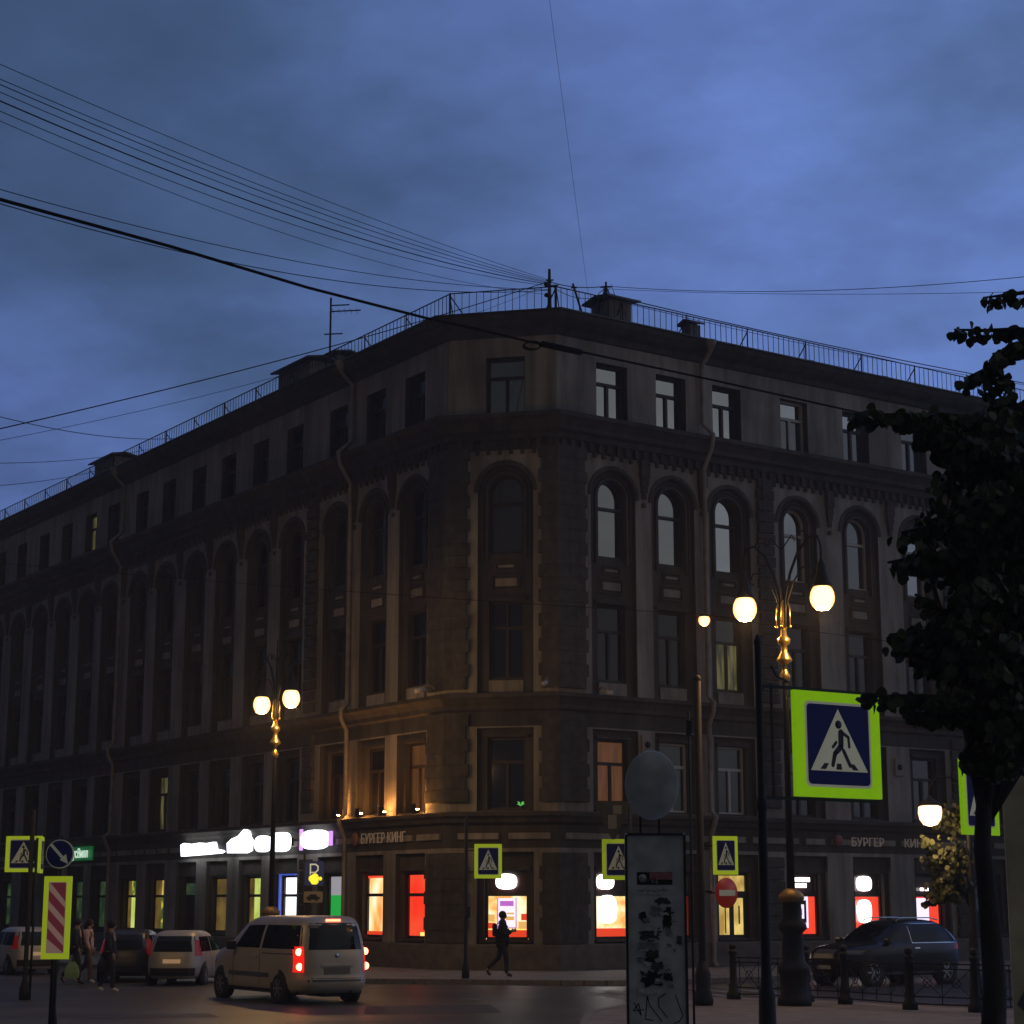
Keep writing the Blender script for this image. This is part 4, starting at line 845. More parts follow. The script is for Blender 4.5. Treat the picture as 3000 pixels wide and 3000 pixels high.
# paid parking sign and plate
p = U(921, 2559, 60); F_ = empty('parking_sign', (p.x, p.y, .13), R(-8), label='blue parking sign with a bright yellow blob, above a small car plate', cat='road sign'); cz = p.z-.13
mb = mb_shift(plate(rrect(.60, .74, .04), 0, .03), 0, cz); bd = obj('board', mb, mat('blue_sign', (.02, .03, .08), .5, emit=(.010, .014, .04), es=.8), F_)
mb = MB()
for a, b in (((-.12, .28), (-.12, -.02)), ((-.12, .28), (.04, .28)), ((.04, .28), (.12, .22)), ((.12, .22), (.12, .10)), ((.12, .10), (.04, .03)), ((.04, .03), (-.12, .03))): stroke(mb, a, b, .045, y=-.032)
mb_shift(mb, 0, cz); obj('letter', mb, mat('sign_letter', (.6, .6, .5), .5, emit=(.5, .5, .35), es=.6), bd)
mb = MB()
for x_, z_, r0 in ((-.06, -.16, .11), (.03, -.12, .12), (.05, -.24, .1), (.2, -.16, .06), (-.02, -.26, .08)): mb.lathe([(.001, -.012), (r0, -.012), (r0, .0), (.001, .0)], (x_, -.036, cz+z_), 14, axis='y')
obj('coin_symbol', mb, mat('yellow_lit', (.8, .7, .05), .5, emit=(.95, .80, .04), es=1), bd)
mb = MB(); mb.tube([(-.34, .05, 0), (-.34, .05, cz+.6)], .035, 8); mb.bar((-.34, .05, cz), (0, .01, cz), .03); obj('pole', mb, 'iron', F_)
p = U(918, 2628, 59.8); F2_ = empty('parking_plate', (p.x, p.y, .13), R(-8), label='small pale plate with a car symbol below the parking sign', cat='road sign'); cz = p.z-.13
bd = obj('board', mb_shift(plate(rrect(.60, .34, .05), 0, .03), 0, cz), mat('pale_plate', (.30, .27, .22), .6), F2_)
mb = MB(); stroke(mb, (-.17, -.03), (.17, -.03), .09, y=-.032); stroke(mb, (-.09, .04), (.08, .04), .08, y=-.032)
for x_ in (-.1, .1): mb.lathe([(.001, -.004), (.035, -.004), (.035, 0), (.001, 0)], (x_, -.036, -.085), 10, axis='y')
mb_shift(mb, 0, cz); obj('car_symbol', mb, 'dark', bd); mb = MB(); mb.tube([(-.30, .05, 0), (-.30, .05, cz+.1)], .02, 6); obj('bracket', mb, 'iron', F2_)
# ------------------------------------------------------------ grey stele with a disc and torn posters
SY = 16.4
p0 = U(1919, 2440, SY); ST = empty('notice_stele', (p0.x, p0.y, .13), R(-2), label='tall grey metal pillar with a round disc on top, covered in torn posters', cat='advertising pillar')
W_, H_ = .515, p0.z-.13
M['stele'] = mat('grey_stele_paint', (.60, .62, .61), .75, .0, var=.3, scale=5, bump=.15)
mb = MB(); mb.box((0, .12, H_/2), (W_, .24, H_), bev=.012); obj('pillar', mb, 'stele', ST)
mb = MB()
for x_ in (-W_/2+.008, W_/2-.008): mb.box((x_, -.006, H_/2), (.022, .014, H_-.03))
mb.box((0, -.006, H_-.012), (W_-.04, .014, .022)); obj('frame_strip', mb, mat('dark_strip', (.03, .033, .033), .5), ST)
pd = U(1910, 2298, SY); mb = MB(); mb.lathe([(.001, -.022), (.224, -.022), (.231, -.012), (.231, .022), (.001, .022)], (0, 0, 0), 40, axis='y')
rx = .80
mb.v = [Vector((v_.x*1.0+pd.x-p0.x, v_.y+.1, v_.z*1.29+pd.z-.13)) for v_ in mb.v]; obj('disc', mb, 'stele', ST)
mb = MB()
for x_ in (-.10, .06): mb.tube([(x_-.02, .11, H_-.02), (x_-.02, .11, H_+.16)], .011, 6)
obj('stem', mb, 'iron', ST)
# posters (torn paper shapes) on the front
def torn(cx, cz, w_, h_, n=18, jag=.18, y=-.003, seed=1):
    rd = random.Random(seed); pts = []
    for k in range(n):
        a = 2*math.pi*k/n; c_, s_ = math.cos(a), math.sin(a); m_ = max(abs(c_), abs(s_)); rr = (1/m_)**.8*(1-jag*rd.random()); pts.append((cx+w_/2*c_*rr, cz+h_/2*s_*rr))
    return plate(pts, y, .0015)
pz = lambda py: U(1915, py, SY).z-.13
pxx = lambda px: U(px, 2700, SY).x-p0.x
PM = dict(blk=mat('black_paper', (.018, .018, .017), .8, var=.5, scale=30), wht=mat('pale_paper', (.62, .62, .57), .8, var=.4, scale=40), pink=mat('pink_paper', (.50, .19, .22), .8, var=.3, scale=30), gry=mat('grey_paper', (.28, .30, .29), .8, var=.4, scale=30), drk=mat('dark_paper', (.07, .075, .07), .85, var=.6, scale=45))
def poster(mb, m, name='poster'): return tag(obj(name, mb, PM[m], ST))
def rectp(x0, x1, y0, y1, y=-.002):
    a, b = pxx(x0), pxx(x1); c_, d_ = pz(y1), pz(y0); return plate([(a, c_), (b, c_), (b, d_), (a, d_)], y, .0012)
poster(rectp(1868, 1972, 2555, 2592), 'blk'); poster(rectp(1905, 1972, 2556, 2577, -.0035), 'pink'); 
poster(torn(pxx(1915), pz(2610), .27, .07, seed=5, jag=.08), 'wht')
for k, (x, y, w_, h_, m_) in enumerate(((1942, 2640, .16, .075, 'drk'), (1955, 2690, .10, .22, 'blk'), (1885, 2685, .09, .09, 'blk'), (1925, 2668, .15, .12, 'gry'), (1905, 2735, .24, .13, 'drk'), (1905, 2722, .17, .045, 'wht'), (1960, 2732, .08, .09, 'gry'), (1900, 2775, .22, .10, 'gry'), (1912, 2795, .15, .08, 'drk'), (1895, 2812, .20, .06, 'blk'), (1925, 2830, .15, .09, 'drk'), (1950, 2832, .05, .07, 'wht'), (1990, 2755, .06, .09, 'drk'), (1905, 2868, .27, .16, 'blk'), (1955, 2862, .10, .09, 'blk'), (1960, 2888, .08, .05, 'gry'))):
    poster(torn(pxx(x), pz(y), w_*.95, h_, n=22, jag=.5, y=-.002-.0009*k, seed=11+k), m_)
rd = random.Random(9)
for k in range(26): poster(torn(pxx(rd.uniform(1872, 1975)), pz(rd.uniform(2640, 2890)), rd.uniform(.03, .10), rd.uniform(.015, .05), n=16, jag=.6, y=-.018-.0004*k, seed=70+k), rd.choice(('wht', 'gry', 'gry', 'wht', 'drk')))
poster(rectp(1868, 1940, 2897, 2912, -.030), 'wht'); 
mb = MB(); rd = random.Random(4)
for k in range(9): x = pxx(1872+k*6); stroke(mb, (x, pz(2572)), (x+.012, pz(2584)), .006, y=-.0055, t=.001)
for k in range(20): x = pxx(1873+k*4.2); stroke(mb, (x, pz(2606+2*(k % 2))), (x+.006, pz(2611)), .003, y=-.0065, t=.001)
obj('poster_print', mb, PM['drk'], ST)
mb = MB(); mb.lathe([(.012, -.001), (.035, -.001), (.035, .001), (.012, .001)], (pxx(1884), -.005, pz(2573)), 16, axis='y'); text_mb(mb, '1-6', .045, lambda x, y, z: Vector((pxx(1920)+x, -.0055, pz(2588)+y))); obj('poster_print', mb, PM['wht'], ST)
# graffiti strokes at the foot
mb = MB(); g = lambda pts, w_=.008: [stroke(mb, (pxx(a[0]), pz(a[1])), (pxx(b[0]), pz(b[1])), w_, y=-.001, t=.0012) for a, b in zip(pts[:-1], pts[1:])]
g([(1855, 2938), (1875, 2975), (1868, 2940), (1852, 2962), (1882, 2958)]); g([(1888, 2980), (1893, 2918), (1900, 2945), (1935, 2992)]); g([(1945, 2912), (1925, 2925), (1927, 2950), (1950, 2980)]); g([(1975, 2915), (1985, 2945), (1996, 2975), (1985, 2992), (1970, 2998)]); g([(1885, 2985), (1910, 2990)])
obj('graffiti', mb, PM['blk'], ST)
# poster board at the right edge
p = U(3010, 2640, 17.5); BB = empty('poster_board', (p.x+.52, p.y+.1, .13), R(-8), label='poster board at the right edge with a letter C on a black band over red', cat='poster')
mb = MB(); mb.box((0, .04, 1.86), (1.30, .08, 3.5), bev=.01); obj('board', mb, mat('olive_poster', (.68, .58, .36), .8, var=.35, scale=2.2), BB)
mb = MB(); q_ = plate([(-.65, .78), (-.65, .62), (.65, .9), (.65, 1.2)], -.002, .002); mb.add(q_.v, q_.f)
q_ = plate([(-.62, 1.20), (-.56, 1.14), (-.36, 1.50), (-.42, 1.56)], -.002, .002); mb.add(q_.v, q_.f); obj('black_band', mb, mat('charcoal_print', (.10, .10, .10), .7), BB)
mb = MB(); text_mb(mb, 'С', .34, lambda x, y, z: Vector((-.44+x, -.006, .70+y))); obj('lettering', mb, mat('beige_print', (.55, .48, .28), .8), BB)
mb = MB(); q_ = plate([(-.65, .13), (.65, .13), (.65, .86), (-.65, .58)], -.002, .002); mb.add(q_.v, q_.f); obj('red_field', mb, mat('dull_red_print', (.5, .08, .05), .8), BB)
mb = MB()
for x_ in (-.6, .6): mb.tube([(x_, .12, 0), (x_, .12, 3.4)], .03, 8)
obj('leg', mb, 'iron', BB)
# ------------------------------------------------------------ fence and bollards on the near corner
FP = [Vector((4.9, 43.0, .13)), Vector((7.0, 40.9, .13)), Vector((7.95, 38.9, .13)), Vector((9.05, 38.0, .13)), Vector((11.5, 36.4, .13))]
def fence_panel(a, b, label):
    r_ = empty('fence_panel', a, label=label, cat='fence', group='iron fence panels on the near kerb'); mb = MB(); d = b-a; L_ = d.length; u = d.normalized(); Z = Vector((0, 0, 1))
    for z_ in (.12, .26, .80, .90): mb.bar(a+u*.05+Z*z_, b-u*.05+Z*z_, .028)
    obj('rail', mb, 'iron', r_, world=True); mb = MB(); n = max(2, int(L_/.55))
    for k in range(n+1):
        p = a+d*(.06+.88*k/n); mb.bar(p+Z*.1, p+Z*.9, .018)
        if k < n:
            q = a+d*(.06+.88*(k+1)/n); mb.bar(p+Z*.26, q+Z*.8, .012); mb.bar(p+Z*.8, q+Z*.26, .012)
            c_ = (p+q)/2+Z*.53; mb.tube([c_+(u*math.cos(t)+Z*math.sin(t))*.09 for t in (2*math.pi*j/10 for j in range(11))], .01, 4)
    obj('balusters', mb, 'iron', r_, world=True)
for k, (a, b) in enumerate(zip(FP[:-1], FP[1:])):
    fence_panel(a, b, ['longest iron fence panel, left end, in front of the yellow doorway', 'iron fence panel below the front of the black car', 'iron fence panel below the rear wheel of the black car', 'last iron fence panel, running behind the tree trunk'][k])
bolb = None
for k, p in enumerate(FP[:4]+[Vector((6.35, 41.9, .13))]):
    if bolb is None:
        bolb = empty('bollard', p, label='x', cat='bollard', group='cast iron bollards holding the fence')
        mb = MB(); mb.lathe([(.16, 0), (.16, .12), (.11, .18), (.11, .3), (.085, .36), (.075, .95), (.10, 1.0), (.10, 1.04), (.07, 1.08)], n=14); obj('shaft', mb, 'iron', bolb)
        mb = MB(); mb.ball((0, 0, 1.14), .085, 12); obj('ball_top', mb, 'iron', bolb); o = bolb
    else: o = copy_tree(bolb); o.location = p
    o['label'] = ['bollard at the left end of the fence, right of the grey stele', 'bollard below the front bumper of the black car', 'bollard in front of the side of the black car', 'bollard beside the tree trunk at the right', 'bollard close to the ornate lamp base'][k]
# utility posts near the kerb
for px, py, Y, h, lab in ((2150, 2800, 39.5, 0, ''),): pass
mb = MB(); p = U(2031, 2850, 34); mb.tube([(p.x, p.y, .13), (p.x, p.y, 5.6)], .022, 8); mb.box((p.x, p.y, 5.3), (.1, .08, .25)); tag(obj('thin_post', mb, 'iron'), 'thin dark post just right of the grey stele', 'post')
# ------------------------------------------------------------ vehicles
def prof_fn(keys):
    def f(z):
        if z <= keys[0][0]: return keys[0][1:]
        for a, b in zip(keys[:-1], keys[1:]):
            if z <= b[0]: t = (z-a[0])/(b[0]-a[0]); return tuple(x+(y-x)*t for x, y in zip(a[1:], b[1:]))
        return keys[-1][1:]
    return f
def vehicle(name, loc, heading, keys, wheels, wr, paint, label, cat, parts, n=5.0, rim='rim'):
    r_ = empty(name, loc, math.pi/2-R(heading), label=label, cat=cat); f = prof_fn(keys); K = 56
    zs = [keys[0][0]]
    for a, b in zip(keys[:-1], keys[1:]):
        m = max(1, round((b[0]-a[0])/.09))
        zs += [a[0]+(b[0]-a[0])*(i+1)/m for i in range(m)]
    vs = []
    for z in zs:
        xr, xf, w_ = f(z); xm, a_ = (xr+xf)/2, (xf-xr)/2
        for k in range(K):
            t = 2*math.pi*k/K; c_, s_ = math.cos(t), math.sin(t); vs.append((xm+a_*math.copysign(abs(c_)**(2/n), c_), w_*math.copysign(abs(s_)**(2/n), s_), z))
    fs = [(i*K+k, i*K+(k+1) % K, (i+1)*K+(k+1) % K, (i+1)*K+k) for i in range(len(zs)-1) for k in range(K)]
    fs += [tuple(range(K-1, -1, -1)), tuple(range((len(zs)-1)*K, len(zs)*K))]
    mb = MB(); mb.add(vs, fs, 0, True); body = obj('body', mb, paint, r_)
    def S(kind, u, z, off):
        xr, xf, w_ = f(z); xm, a_ = (xr+xf)/2, (xf-xr)/2
        if kind in 'LR':
            t = min(.999, abs((u-xm)/a_)); y = w_*(1-t**n)**(1/n)+off; return Vector((u, y if kind == 'L' else -y, z))
        t = min(.999, abs(u/w_)); x = a_*(1-t**n)**(1/n)+off
        return Vector((xm-x if kind == 'B' else xm+x, u, z))
    for (pn, kind, cs, m_, off) in parts:
        for kd in (kind if len(kind) > 1 and kind == 'LR' else [kind]):
            mb = MB(); (u0, z0), (u1, z1), (u2, z2), (u3, z3) = cs; NN, MM = 10, 6; vs = []
            for oo in (off, -.02):
                for j in range(MM+1):
                    for i in range(NN+1):
                        s_, t = i/NN, j/MM; u = (u0*(1-s_)+u1*s_)*(1-t)+(u3*(1-s_)+u2*s_)*t; z = (z0*(1-s_)+z1*s_)*(1-t)+(z3*(1-s_)+z2*s_)*t
                        vs.append(S(kd, u, z, oo))
            B = (NN+1)*(MM+1); g_ = lambda i, j, b: b*B+j*(NN+1)+i; fs = []
            for b in (0, 1):
                for j in range(MM):
                    for i in range(NN): fs.append((g_(i, j, b), g_(i+1, j, b), g_(i+1, j+1, b), g_(i, j+1, b)))
            for i in range(NN): fs += [(g_(i, 0, 0), g_(i+1, 0, 0), g_(i+1, 0, 1), g_(i, 0, 1)), (g_(i, MM, 0), g_(i+1, MM, 0), g_(i+1, MM, 1), g_(i, MM, 1))]
            for j in range(MM): fs += [(g_(0, j, 0), g_(0, j+1, 0), g_(0, j+1, 1), g_(0, j, 1)), (g_(NN, j, 0), g_(NN, j+1, 0), g_(NN, j+1, 1), g_(NN, j, 1))]
            mb.add(vs, fs); obj(pn, mb, m_, r_)
    for x in wheels:
        for sg in (-1, 1):
            w_ = f(wr)[2]; y = sg*(w_-.10)
            mb = MB(); mb.lathe([(wr+.075, -.001), (wr+.075, sg*.115), (.05, sg*.115)], (x, y-sg*.0, wr+.01), 28, axis='y'); obj('wheel_arch', mb, M['tyre'] if 'tyre' in M else 'dark', body)
            mb = MB(); mb.lathe([(.12, sg*-.12), (wr-.02, sg*-.12), (wr, -.08*sg), (wr, sg*.09), (wr-.03, sg*.125), (wr*.66, sg*.13), (wr*.64, sg*.10)], (x, y, wr), 28, axis='y'); wh = obj('wheel', mb, 'tyre', r_)
            mb = MB(); mb.lathe([(.01, sg*.12), (.06, sg*.13), (.07, sg*.11), (wr*.62, sg*.105), (wr*.66, sg*.13), (wr*.66, sg*.09), (.01, sg*.08)], (x, y, wr), 20, axis='y')
            for k in range(6):
                a = k*math.pi/3; mb.bar((x+.05*math.cos(a), y+sg*.125, wr+.05*math.sin(a)), (x+wr*.62*math.cos(a), y+sg*.122, wr+wr*.62*math.sin(a)), .05, .02, up=(0, 1, 0))
            obj('rim', mb, rim, wh)
    return r_, S
M['tyre'] = mat('tyre_rubber', (.018, .018, .018), .85)
M['rim'] = mat('alloy_rim', (.30, .30, .30), .4, .7); 
M['silver'] = mat('silver_paint', (.46, .42, .35), .42, .25, var=.12, scale=1.5)
M['greycar'] = mat('grey_paint', (.16, .165, .17), .35, .5, var=.1, scale=2); M['darkcar'] = mat('dark_grey_paint', (.05, .052, .056), .35, .4)
M['blackcar'] = mat('black_paint', (.012, .012, .013), .22, .2); M['whitecar'] = mat('white_paint', (.55, .52, .48), .4)
M['headl'] = mat('headlight_glass', (.10, .11, .12), .2); M['chrome'] = mat('chrome', (.6, .62, .64), .18, 1.0); M['trim'] = mat('black_plastic', (.02, .02, .02), .6)
M['tail_on'] = mat('lit_tail_lamp', (.5, .05, .03), .4, emit=(1, .20, .10), es=9); M['tail_h'] = mat('red_tail_housing', (.30, .01, .008), .3, emit=(1, .015, .008), es=.9); M['tail_off'] = mat('red_lens', (.16, .012, .010), .25, emit=(.30, .01, .008), es=.22)
M['plate_d'] = mat('licence_plate', (.16, .14, .11), .6, var=.3, scale=25); M['plate_l'] = mat('lit_licence_plate', (.55, .42, .28), .6, emit=(.65, .38, .20), es=.35, var=.35, scale=22)
vk = [(.24, -2.40, 2.42, .88), (.34, -2.54, 2.54, .935), (.50, -2.60, 2.62, .955), (.58, -2.56, 2.62, .955), (.85, -2.55, 2.60, .96), (1.0, -2.54, 2.50, .955), (1.12, -2.52, 2.28, .945), (1.20, -2.50, 1.80, .93), (1.50, -2.44, 1.32, .87), (1.74, -2.36, .92, .80), (1.84, -2.28, .66, .745), (1.90, -2.16, .40, .67), (1.925, -1.9, .1, .52)]
GL = 'carglass'
van, VS = vehicle('minivan', (-5.25, 45.45, 0), -32, vk, (-1.50, 1.70), .335, 'silver', 'silver minivan with glowing red tail lights, driving away', 'van', [
    ('side_window', 'LR', [(-2.28, 1.20), (-.55, 1.20), (-.62, 1.72), (-2.16, 1.72)], GL, .006), ('front_door_window', 'LR', [(-.42, 1.20), (.95, 1.20), (.42, 1.70), (-.48, 1.72)], GL, .006),
    ('windscreen', 'F', [(-.80, 1.24), (.80, 1.24), (.68, 1.74), (-.68, 1.74)], GL, .008), ('rear_window', 'B', [(-.80, 1.19), (.80, 1.19), (.70, 1.77), (-.70, 1.77)], GL, .008),
    ('rear_sticker', 'B', [(.40, 1.66), (.62, 1.66), (.61, 1.73), (.39, 1.73)], 'plate_d', .012),
    ('tail_light', 'B', [(.76, .70), (.885, .70), (.875, 1.26), (.75, 1.26)], 'tail_h', .02), ('tail_light', 'B', [(-.885, .70), (-.76, .70), (-.75, 1.26), (-.875, 1.26)], 'tail_h', .02),  # glowing housing also paints the red halo around the lamps
    ('tailgate_seam', 'B', [(-.76, .56), (.76, .56), (.76, .575), (-.76, .575)], 'trim', .004), ('rear_bumper_step', 'B', [(-.70, .50), (.70, .50), (.70, .54), (-.70, .54)], 'trim', .006),
    ('licence_plate', 'B', [(-.32, .66), (.32, .66), (.32, .80), (-.32, .80)], 'plate_d', .012), ('plate_garnish', 'B', [(-.40, .83), (.40, .83), (.38, .88), (-.38, .88)], 'silver', .035),
    ('side_moulding', 'LR', [(-1.0, .56), (1.2, .56), (1.2, .66), (-1.0, .66)], 'greycar', .014), ('sill', 'LR', [(-1.1, .25), (1.25, .25), (1.25, .31), (-1.1, .31)], 'trim', .008),
    ('door_seam', 'L', [(-.50, .4), (-.485, .4), (-.485, 1.16), (-.50, 1.16)], 'trim', .003), ('door_seam', 'L', [(.98, .4), (.995, .4), (.995, 1.16), (.98, 1.16)], 'trim', .003), ('slide_rail', 'LR', [(-2.2, 1.08), (-.6, 1.08), (-.6, 1.10), (-2.2, 1.10)], 'trim', .004),
    ('door_handle', 'LR', [(-.36, .98), (-.16, .98), (-.16, 1.02), (-.36, 1.02)], 'silver', .03), ('headlight', 'F', [(-.9, .80), (-.5, .80), (-.5, 1.0), (-.9, 1.0)], 'chrome', .01), ('headlight', 'F', [(.5, .80), (.9, .80), (.9, 1.0), (.5, 1.0)], 'chrome', .01), ('grille', 'F', [(-.4, .75), (.4, .75), (.4, .95), (-.4, .95)], 'trim', .01)], n=5.5)
for y_, lst in ((.82, (1.14, .82)), (-.82, (1.14, .82))):
    for z_ in lst:
        c_ = VS('B', y_, z_, .03); mb = MB(); mb.lathe([(.001, -.045), (.055, -.04), (.082, -.015), (.082, .02)], c_, 16, axis='x'); obj('lit_lamp', mb, 'tail_on', van)
c_ = VS('B', 0, 1.83, .02); mb = MB(); mb.box(c_, (.04, .36, .05), bev=.01); obj('brake_light', mb, mat('brake_light_on', (.6, .1, .05), .4, emit=(1, .16, .08), es=6), van)
mb = MB(); mb.tube([VS('B', -.1, 1.24, .02), VS('B', -.45, 1.33, .02)], .008, 5); mb.tube([(-1.9, -.4, .30), (-2.5, -.4, .27)], .03, 8); obj('wiper', mb, 'trim', van)
for sg in (-1, 1):
    mb = MB(); c_ = VS('L' if sg > 0 else 'R', .85, 1.24, .16); mb.box(c_, (.12, .22, .2), bev=.03); obj('wing_mirror', mb, 'trim', van)
mb = MB(); mb.box((0, 0, .27), (4.4, 1.6, .12)); mb.box((-1.9, 0, .22), (.9, .5, .12), bev=.04); obj('underbody', mb, 'tyre', van)
mb = MB(); mb.lathe([(.001, -.004), (.05, -.004), (.05, .004)], VS('B', 0, 1.06, .012), 14, axis='x'); obj('badge', mb, 'chrome', van)
mk_ = [(.20, -1.95, 1.98, .78), (.34, -2.06, 2.08, .85), (.55, -2.08, 2.12, .87), (.85, -2.04, 2.0, .865), (.95, -2.02, 1.6, .85), (1.0, -2.0, 1.3, .84), (1.3, -1.90, .80, .76), (1.50, -1.74, .40, .68), (1.58, -1.5, .1, .58), (1.61, -1.2, -.1, .45)]
def hatch(name, loc, hd, paint, label, plate_m, lit_tail=None, rim='rim'):
    v_, S_ = vehicle(name, loc, hd, mk_, (-1.30, 1.32), .31, paint, label, 'car', [
        ('side_window', 'LR', [(-1.72, 1.0), (-.55, 1.0), (-.55, 1.44), (-1.5, 1.44)], GL, .006), ('front_window', 'LR', [(-.45, 1.0), (.85, 1.0), (.30, 1.42), (-.45, 1.44)], GL, .006),
        ('rear_window', 'B', [(-.70, 1.0), (.70, 1.0), (.58, 1.46), (-.58, 1.46)], GL, .008), ('windscreen', 'F', [(-.68, 1.04), (.68, 1.04), (.56, 1.48), (-.56, 1.48)], GL, .008),
        ('tail_light', 'B', [(.66, .88), (.80, .88), (.72, 1.34), (.62, 1.34)], 'tail_off', .015), ('tail_light', 'B', [(-.80, .88), (-.66, .88), (-.62, 1.34), (-.72, 1.34)], 'tail_off', .015),
        ('licence_plate', 'B', [(-.26, .66), (.26, .66), (.26, .78), (-.26, .78)], plate_m, .012), ('bumper', 'B', [(-.8, .30), (.8, .30), (.82, .52), (-.82, .52)], 'trim', .03),
        ('headlight', 'F', [(-.8, .62), (-.45, .62), (-.45, .8), (-.8, .8)], 'chrome', .01), ('headlight', 'F', [(.45, .62), (.8, .62), (.8, .8), (.45, .8)], 'chrome', .01),
        ('door_seam', 'LR', [(-.51, .35), (-.50, .35), (-.50, .98), (-.51, .98)], 'trim', .003)], n=4.5, rim=rim)
    v_.scale = (.93, .93, .90); return v_, S_
hatch('hatchback', (-9.15, 54.6, 0), 3, 'silver', 'silver hatchback with an orange-lit plate behind the silver minivan', 'plate_l')
hatch('hatchback', (-11.05, 56.6, 0), -3, 'darkcar', 'dark grey hatchback between the silver one and the pedestrians', 'plate_d')
hatch('hatchback', (-15.7, 62.0, 0), -30, 'whitecar', 'white car at the left edge behind the sign poles', 'plate_l')
sk = [(.26, -2.25, 2.24, .86), (.40, -2.38, 2.38, .93), (.62, -2.43, 2.44, .96), (.88, -2.42, 2.38, .965), (1.02, -2.40, 2.15, .955), (1.10, -2.38, 1.55, .935), (1.16, -2.34, 1.15, .91), (1.40, -2.14, .78, .83), (1.62, -1.75, .35, .74), (1.71, -1.45, .0, .66), (1.75, -1.1, -.3, .52)]
suv, SS = vehicle('suv', (10.35, 53.8, 0), 180+55.6-2, sk, (-1.45, 1.47), .37, 'blackcar', 'black off-road car with chrome window line, parked facing left behind the fence', 'car', [
    ('window_outline', 'LR', [(-2.12, 1.12), (-.10, 1.12), (-.10, 1.655), (-1.62, 1.655)], 'chrome', .004), ('side_window', 'LR', [(-2.02, 1.145), (-.12, 1.145), (-.12, 1.63), (-1.60, 1.63)], GL, .009),
    ('front_window', 'LR', [(-.03, 1.145), (.98, 1.16), (.30, 1.60), (-.03, 1.63)], GL, .009), ('windscreen', 'F', [(-.78, 1.19), (.78, 1.19), (.62, 1.66), (-.62, 1.66)], GL, .008), ('rear_window', 'B', [(-.70, 1.2), (.70, 1.2), (.6, 1.6), (-.6, 1.6)], GL, .008),
    ('headlight', 'F', [(-.90, .82), (-.50, .82), (-.50, .99), (-.90, .99)], 'headl', .012) if False else ('headlight', 'F', [(-.88, .84), (-.52, .84), (-.52, .96), (-.88, .96)], 'headl', .012), ('headlight', 'F', [(.52, .84), (.88, .84), (.88, .96), (.52, .96)], 'headl', .012),
    ('grille', 'F', [(-.38, .74), (.38, .74), (.34, .98), (-.34, .98)], 'greycar', .02), ('licence_plate', 'F', [(-.26, .46), (.26, .46), (.26, .57), (-.26, .57)], mat('pale_licence_plate', (.4, .4, .4), .6), .02),
    ('sill', 'LR', [(-1.0, .30), (1.0, .30), (1.0, .38), (-1.0, .38)], 'greycar', .02), ('tail_light', 'B', [(.55, .95), (.86, .95), (.84, 1.1), (.53, 1.1)], 'tail_off', .01), ('tail_light', 'B', [(-.86, .95), (-.55, .95), (-.53, 1.1), (-.84, 1.1)], 'tail_off', .01),
    ('door_handle', 'LR', [(-.35, .98), (-.15, .98), (-.15, 1.01), (-.35, 1.01)], 'chrome', .03), ('door_seam', 'LR', [(-.07, .4), (-.06, .4), (-.06, 1.1), (-.07, 1.1)], 'trim', .003)], n=4.2)
for sg in (-1, 1):
    mb = MB(); mb.tube([(-1.5, sg*.62, 1.74), (-1.2, sg*.6, 1.80), (0, sg*.6, 1.80), (.2, sg*.62, 1.70)], .018, 6); obj('roof_rail', mb, 'chrome', suv)
    mb = MB(); mb.box(SS('L' if sg > 0 else 'R', .85, 1.18, .14), (.12, .2, .16), bev=.03); obj('wing_mirror', mb, 'blackcar', suv)
# ------------------------------------------------------------ people
def skin(vs, es, rs, sub=2):
    me = bpy.data.meshes.new('sk'); me.from_pydata([tuple(v_) for v_ in vs], es, []); o = bpy.data.objects.new('sk', me); C.objects.link(o)
    md = o.modifiers.new('s', 'SKIN'); md.use_smooth_shade = True
    for i, d_ in enumerate(me.skin_vertices[0].data): r_ = rs[i]; d_.radius = (r_, r_) if isinstance(r_, (int, float)) else r_; d_.use_root = (i == 0)
    sb = o.modifiers.new('b', 'SUBSURF'); sb.levels = sub; sb.render_levels = sub
    dg = bpy.context.evaluated_depsgraph_get(); m2 = bpy.data.meshes.new_from_object(o.evaluated_get(dg)); bpy.data.objects.remove(o); bpy.data.meshes.remove(me); return m2
def skobj(name, ch, mats_, parent):
    vs, es, rs = ch; me = skin(vs, es, rs); me.materials.clear(); me.materials.append(M[mats_] if isinstance(mats_, str) else mats_)
    for p in me.polygons: p.use_smooth = True; p.material_index = 0
    o = bpy.data.objects.new(name, me); C.objects.link(o); o.parent = parent; return o
M['skin'] = mat('skin', (.42, .26, .19), .6)
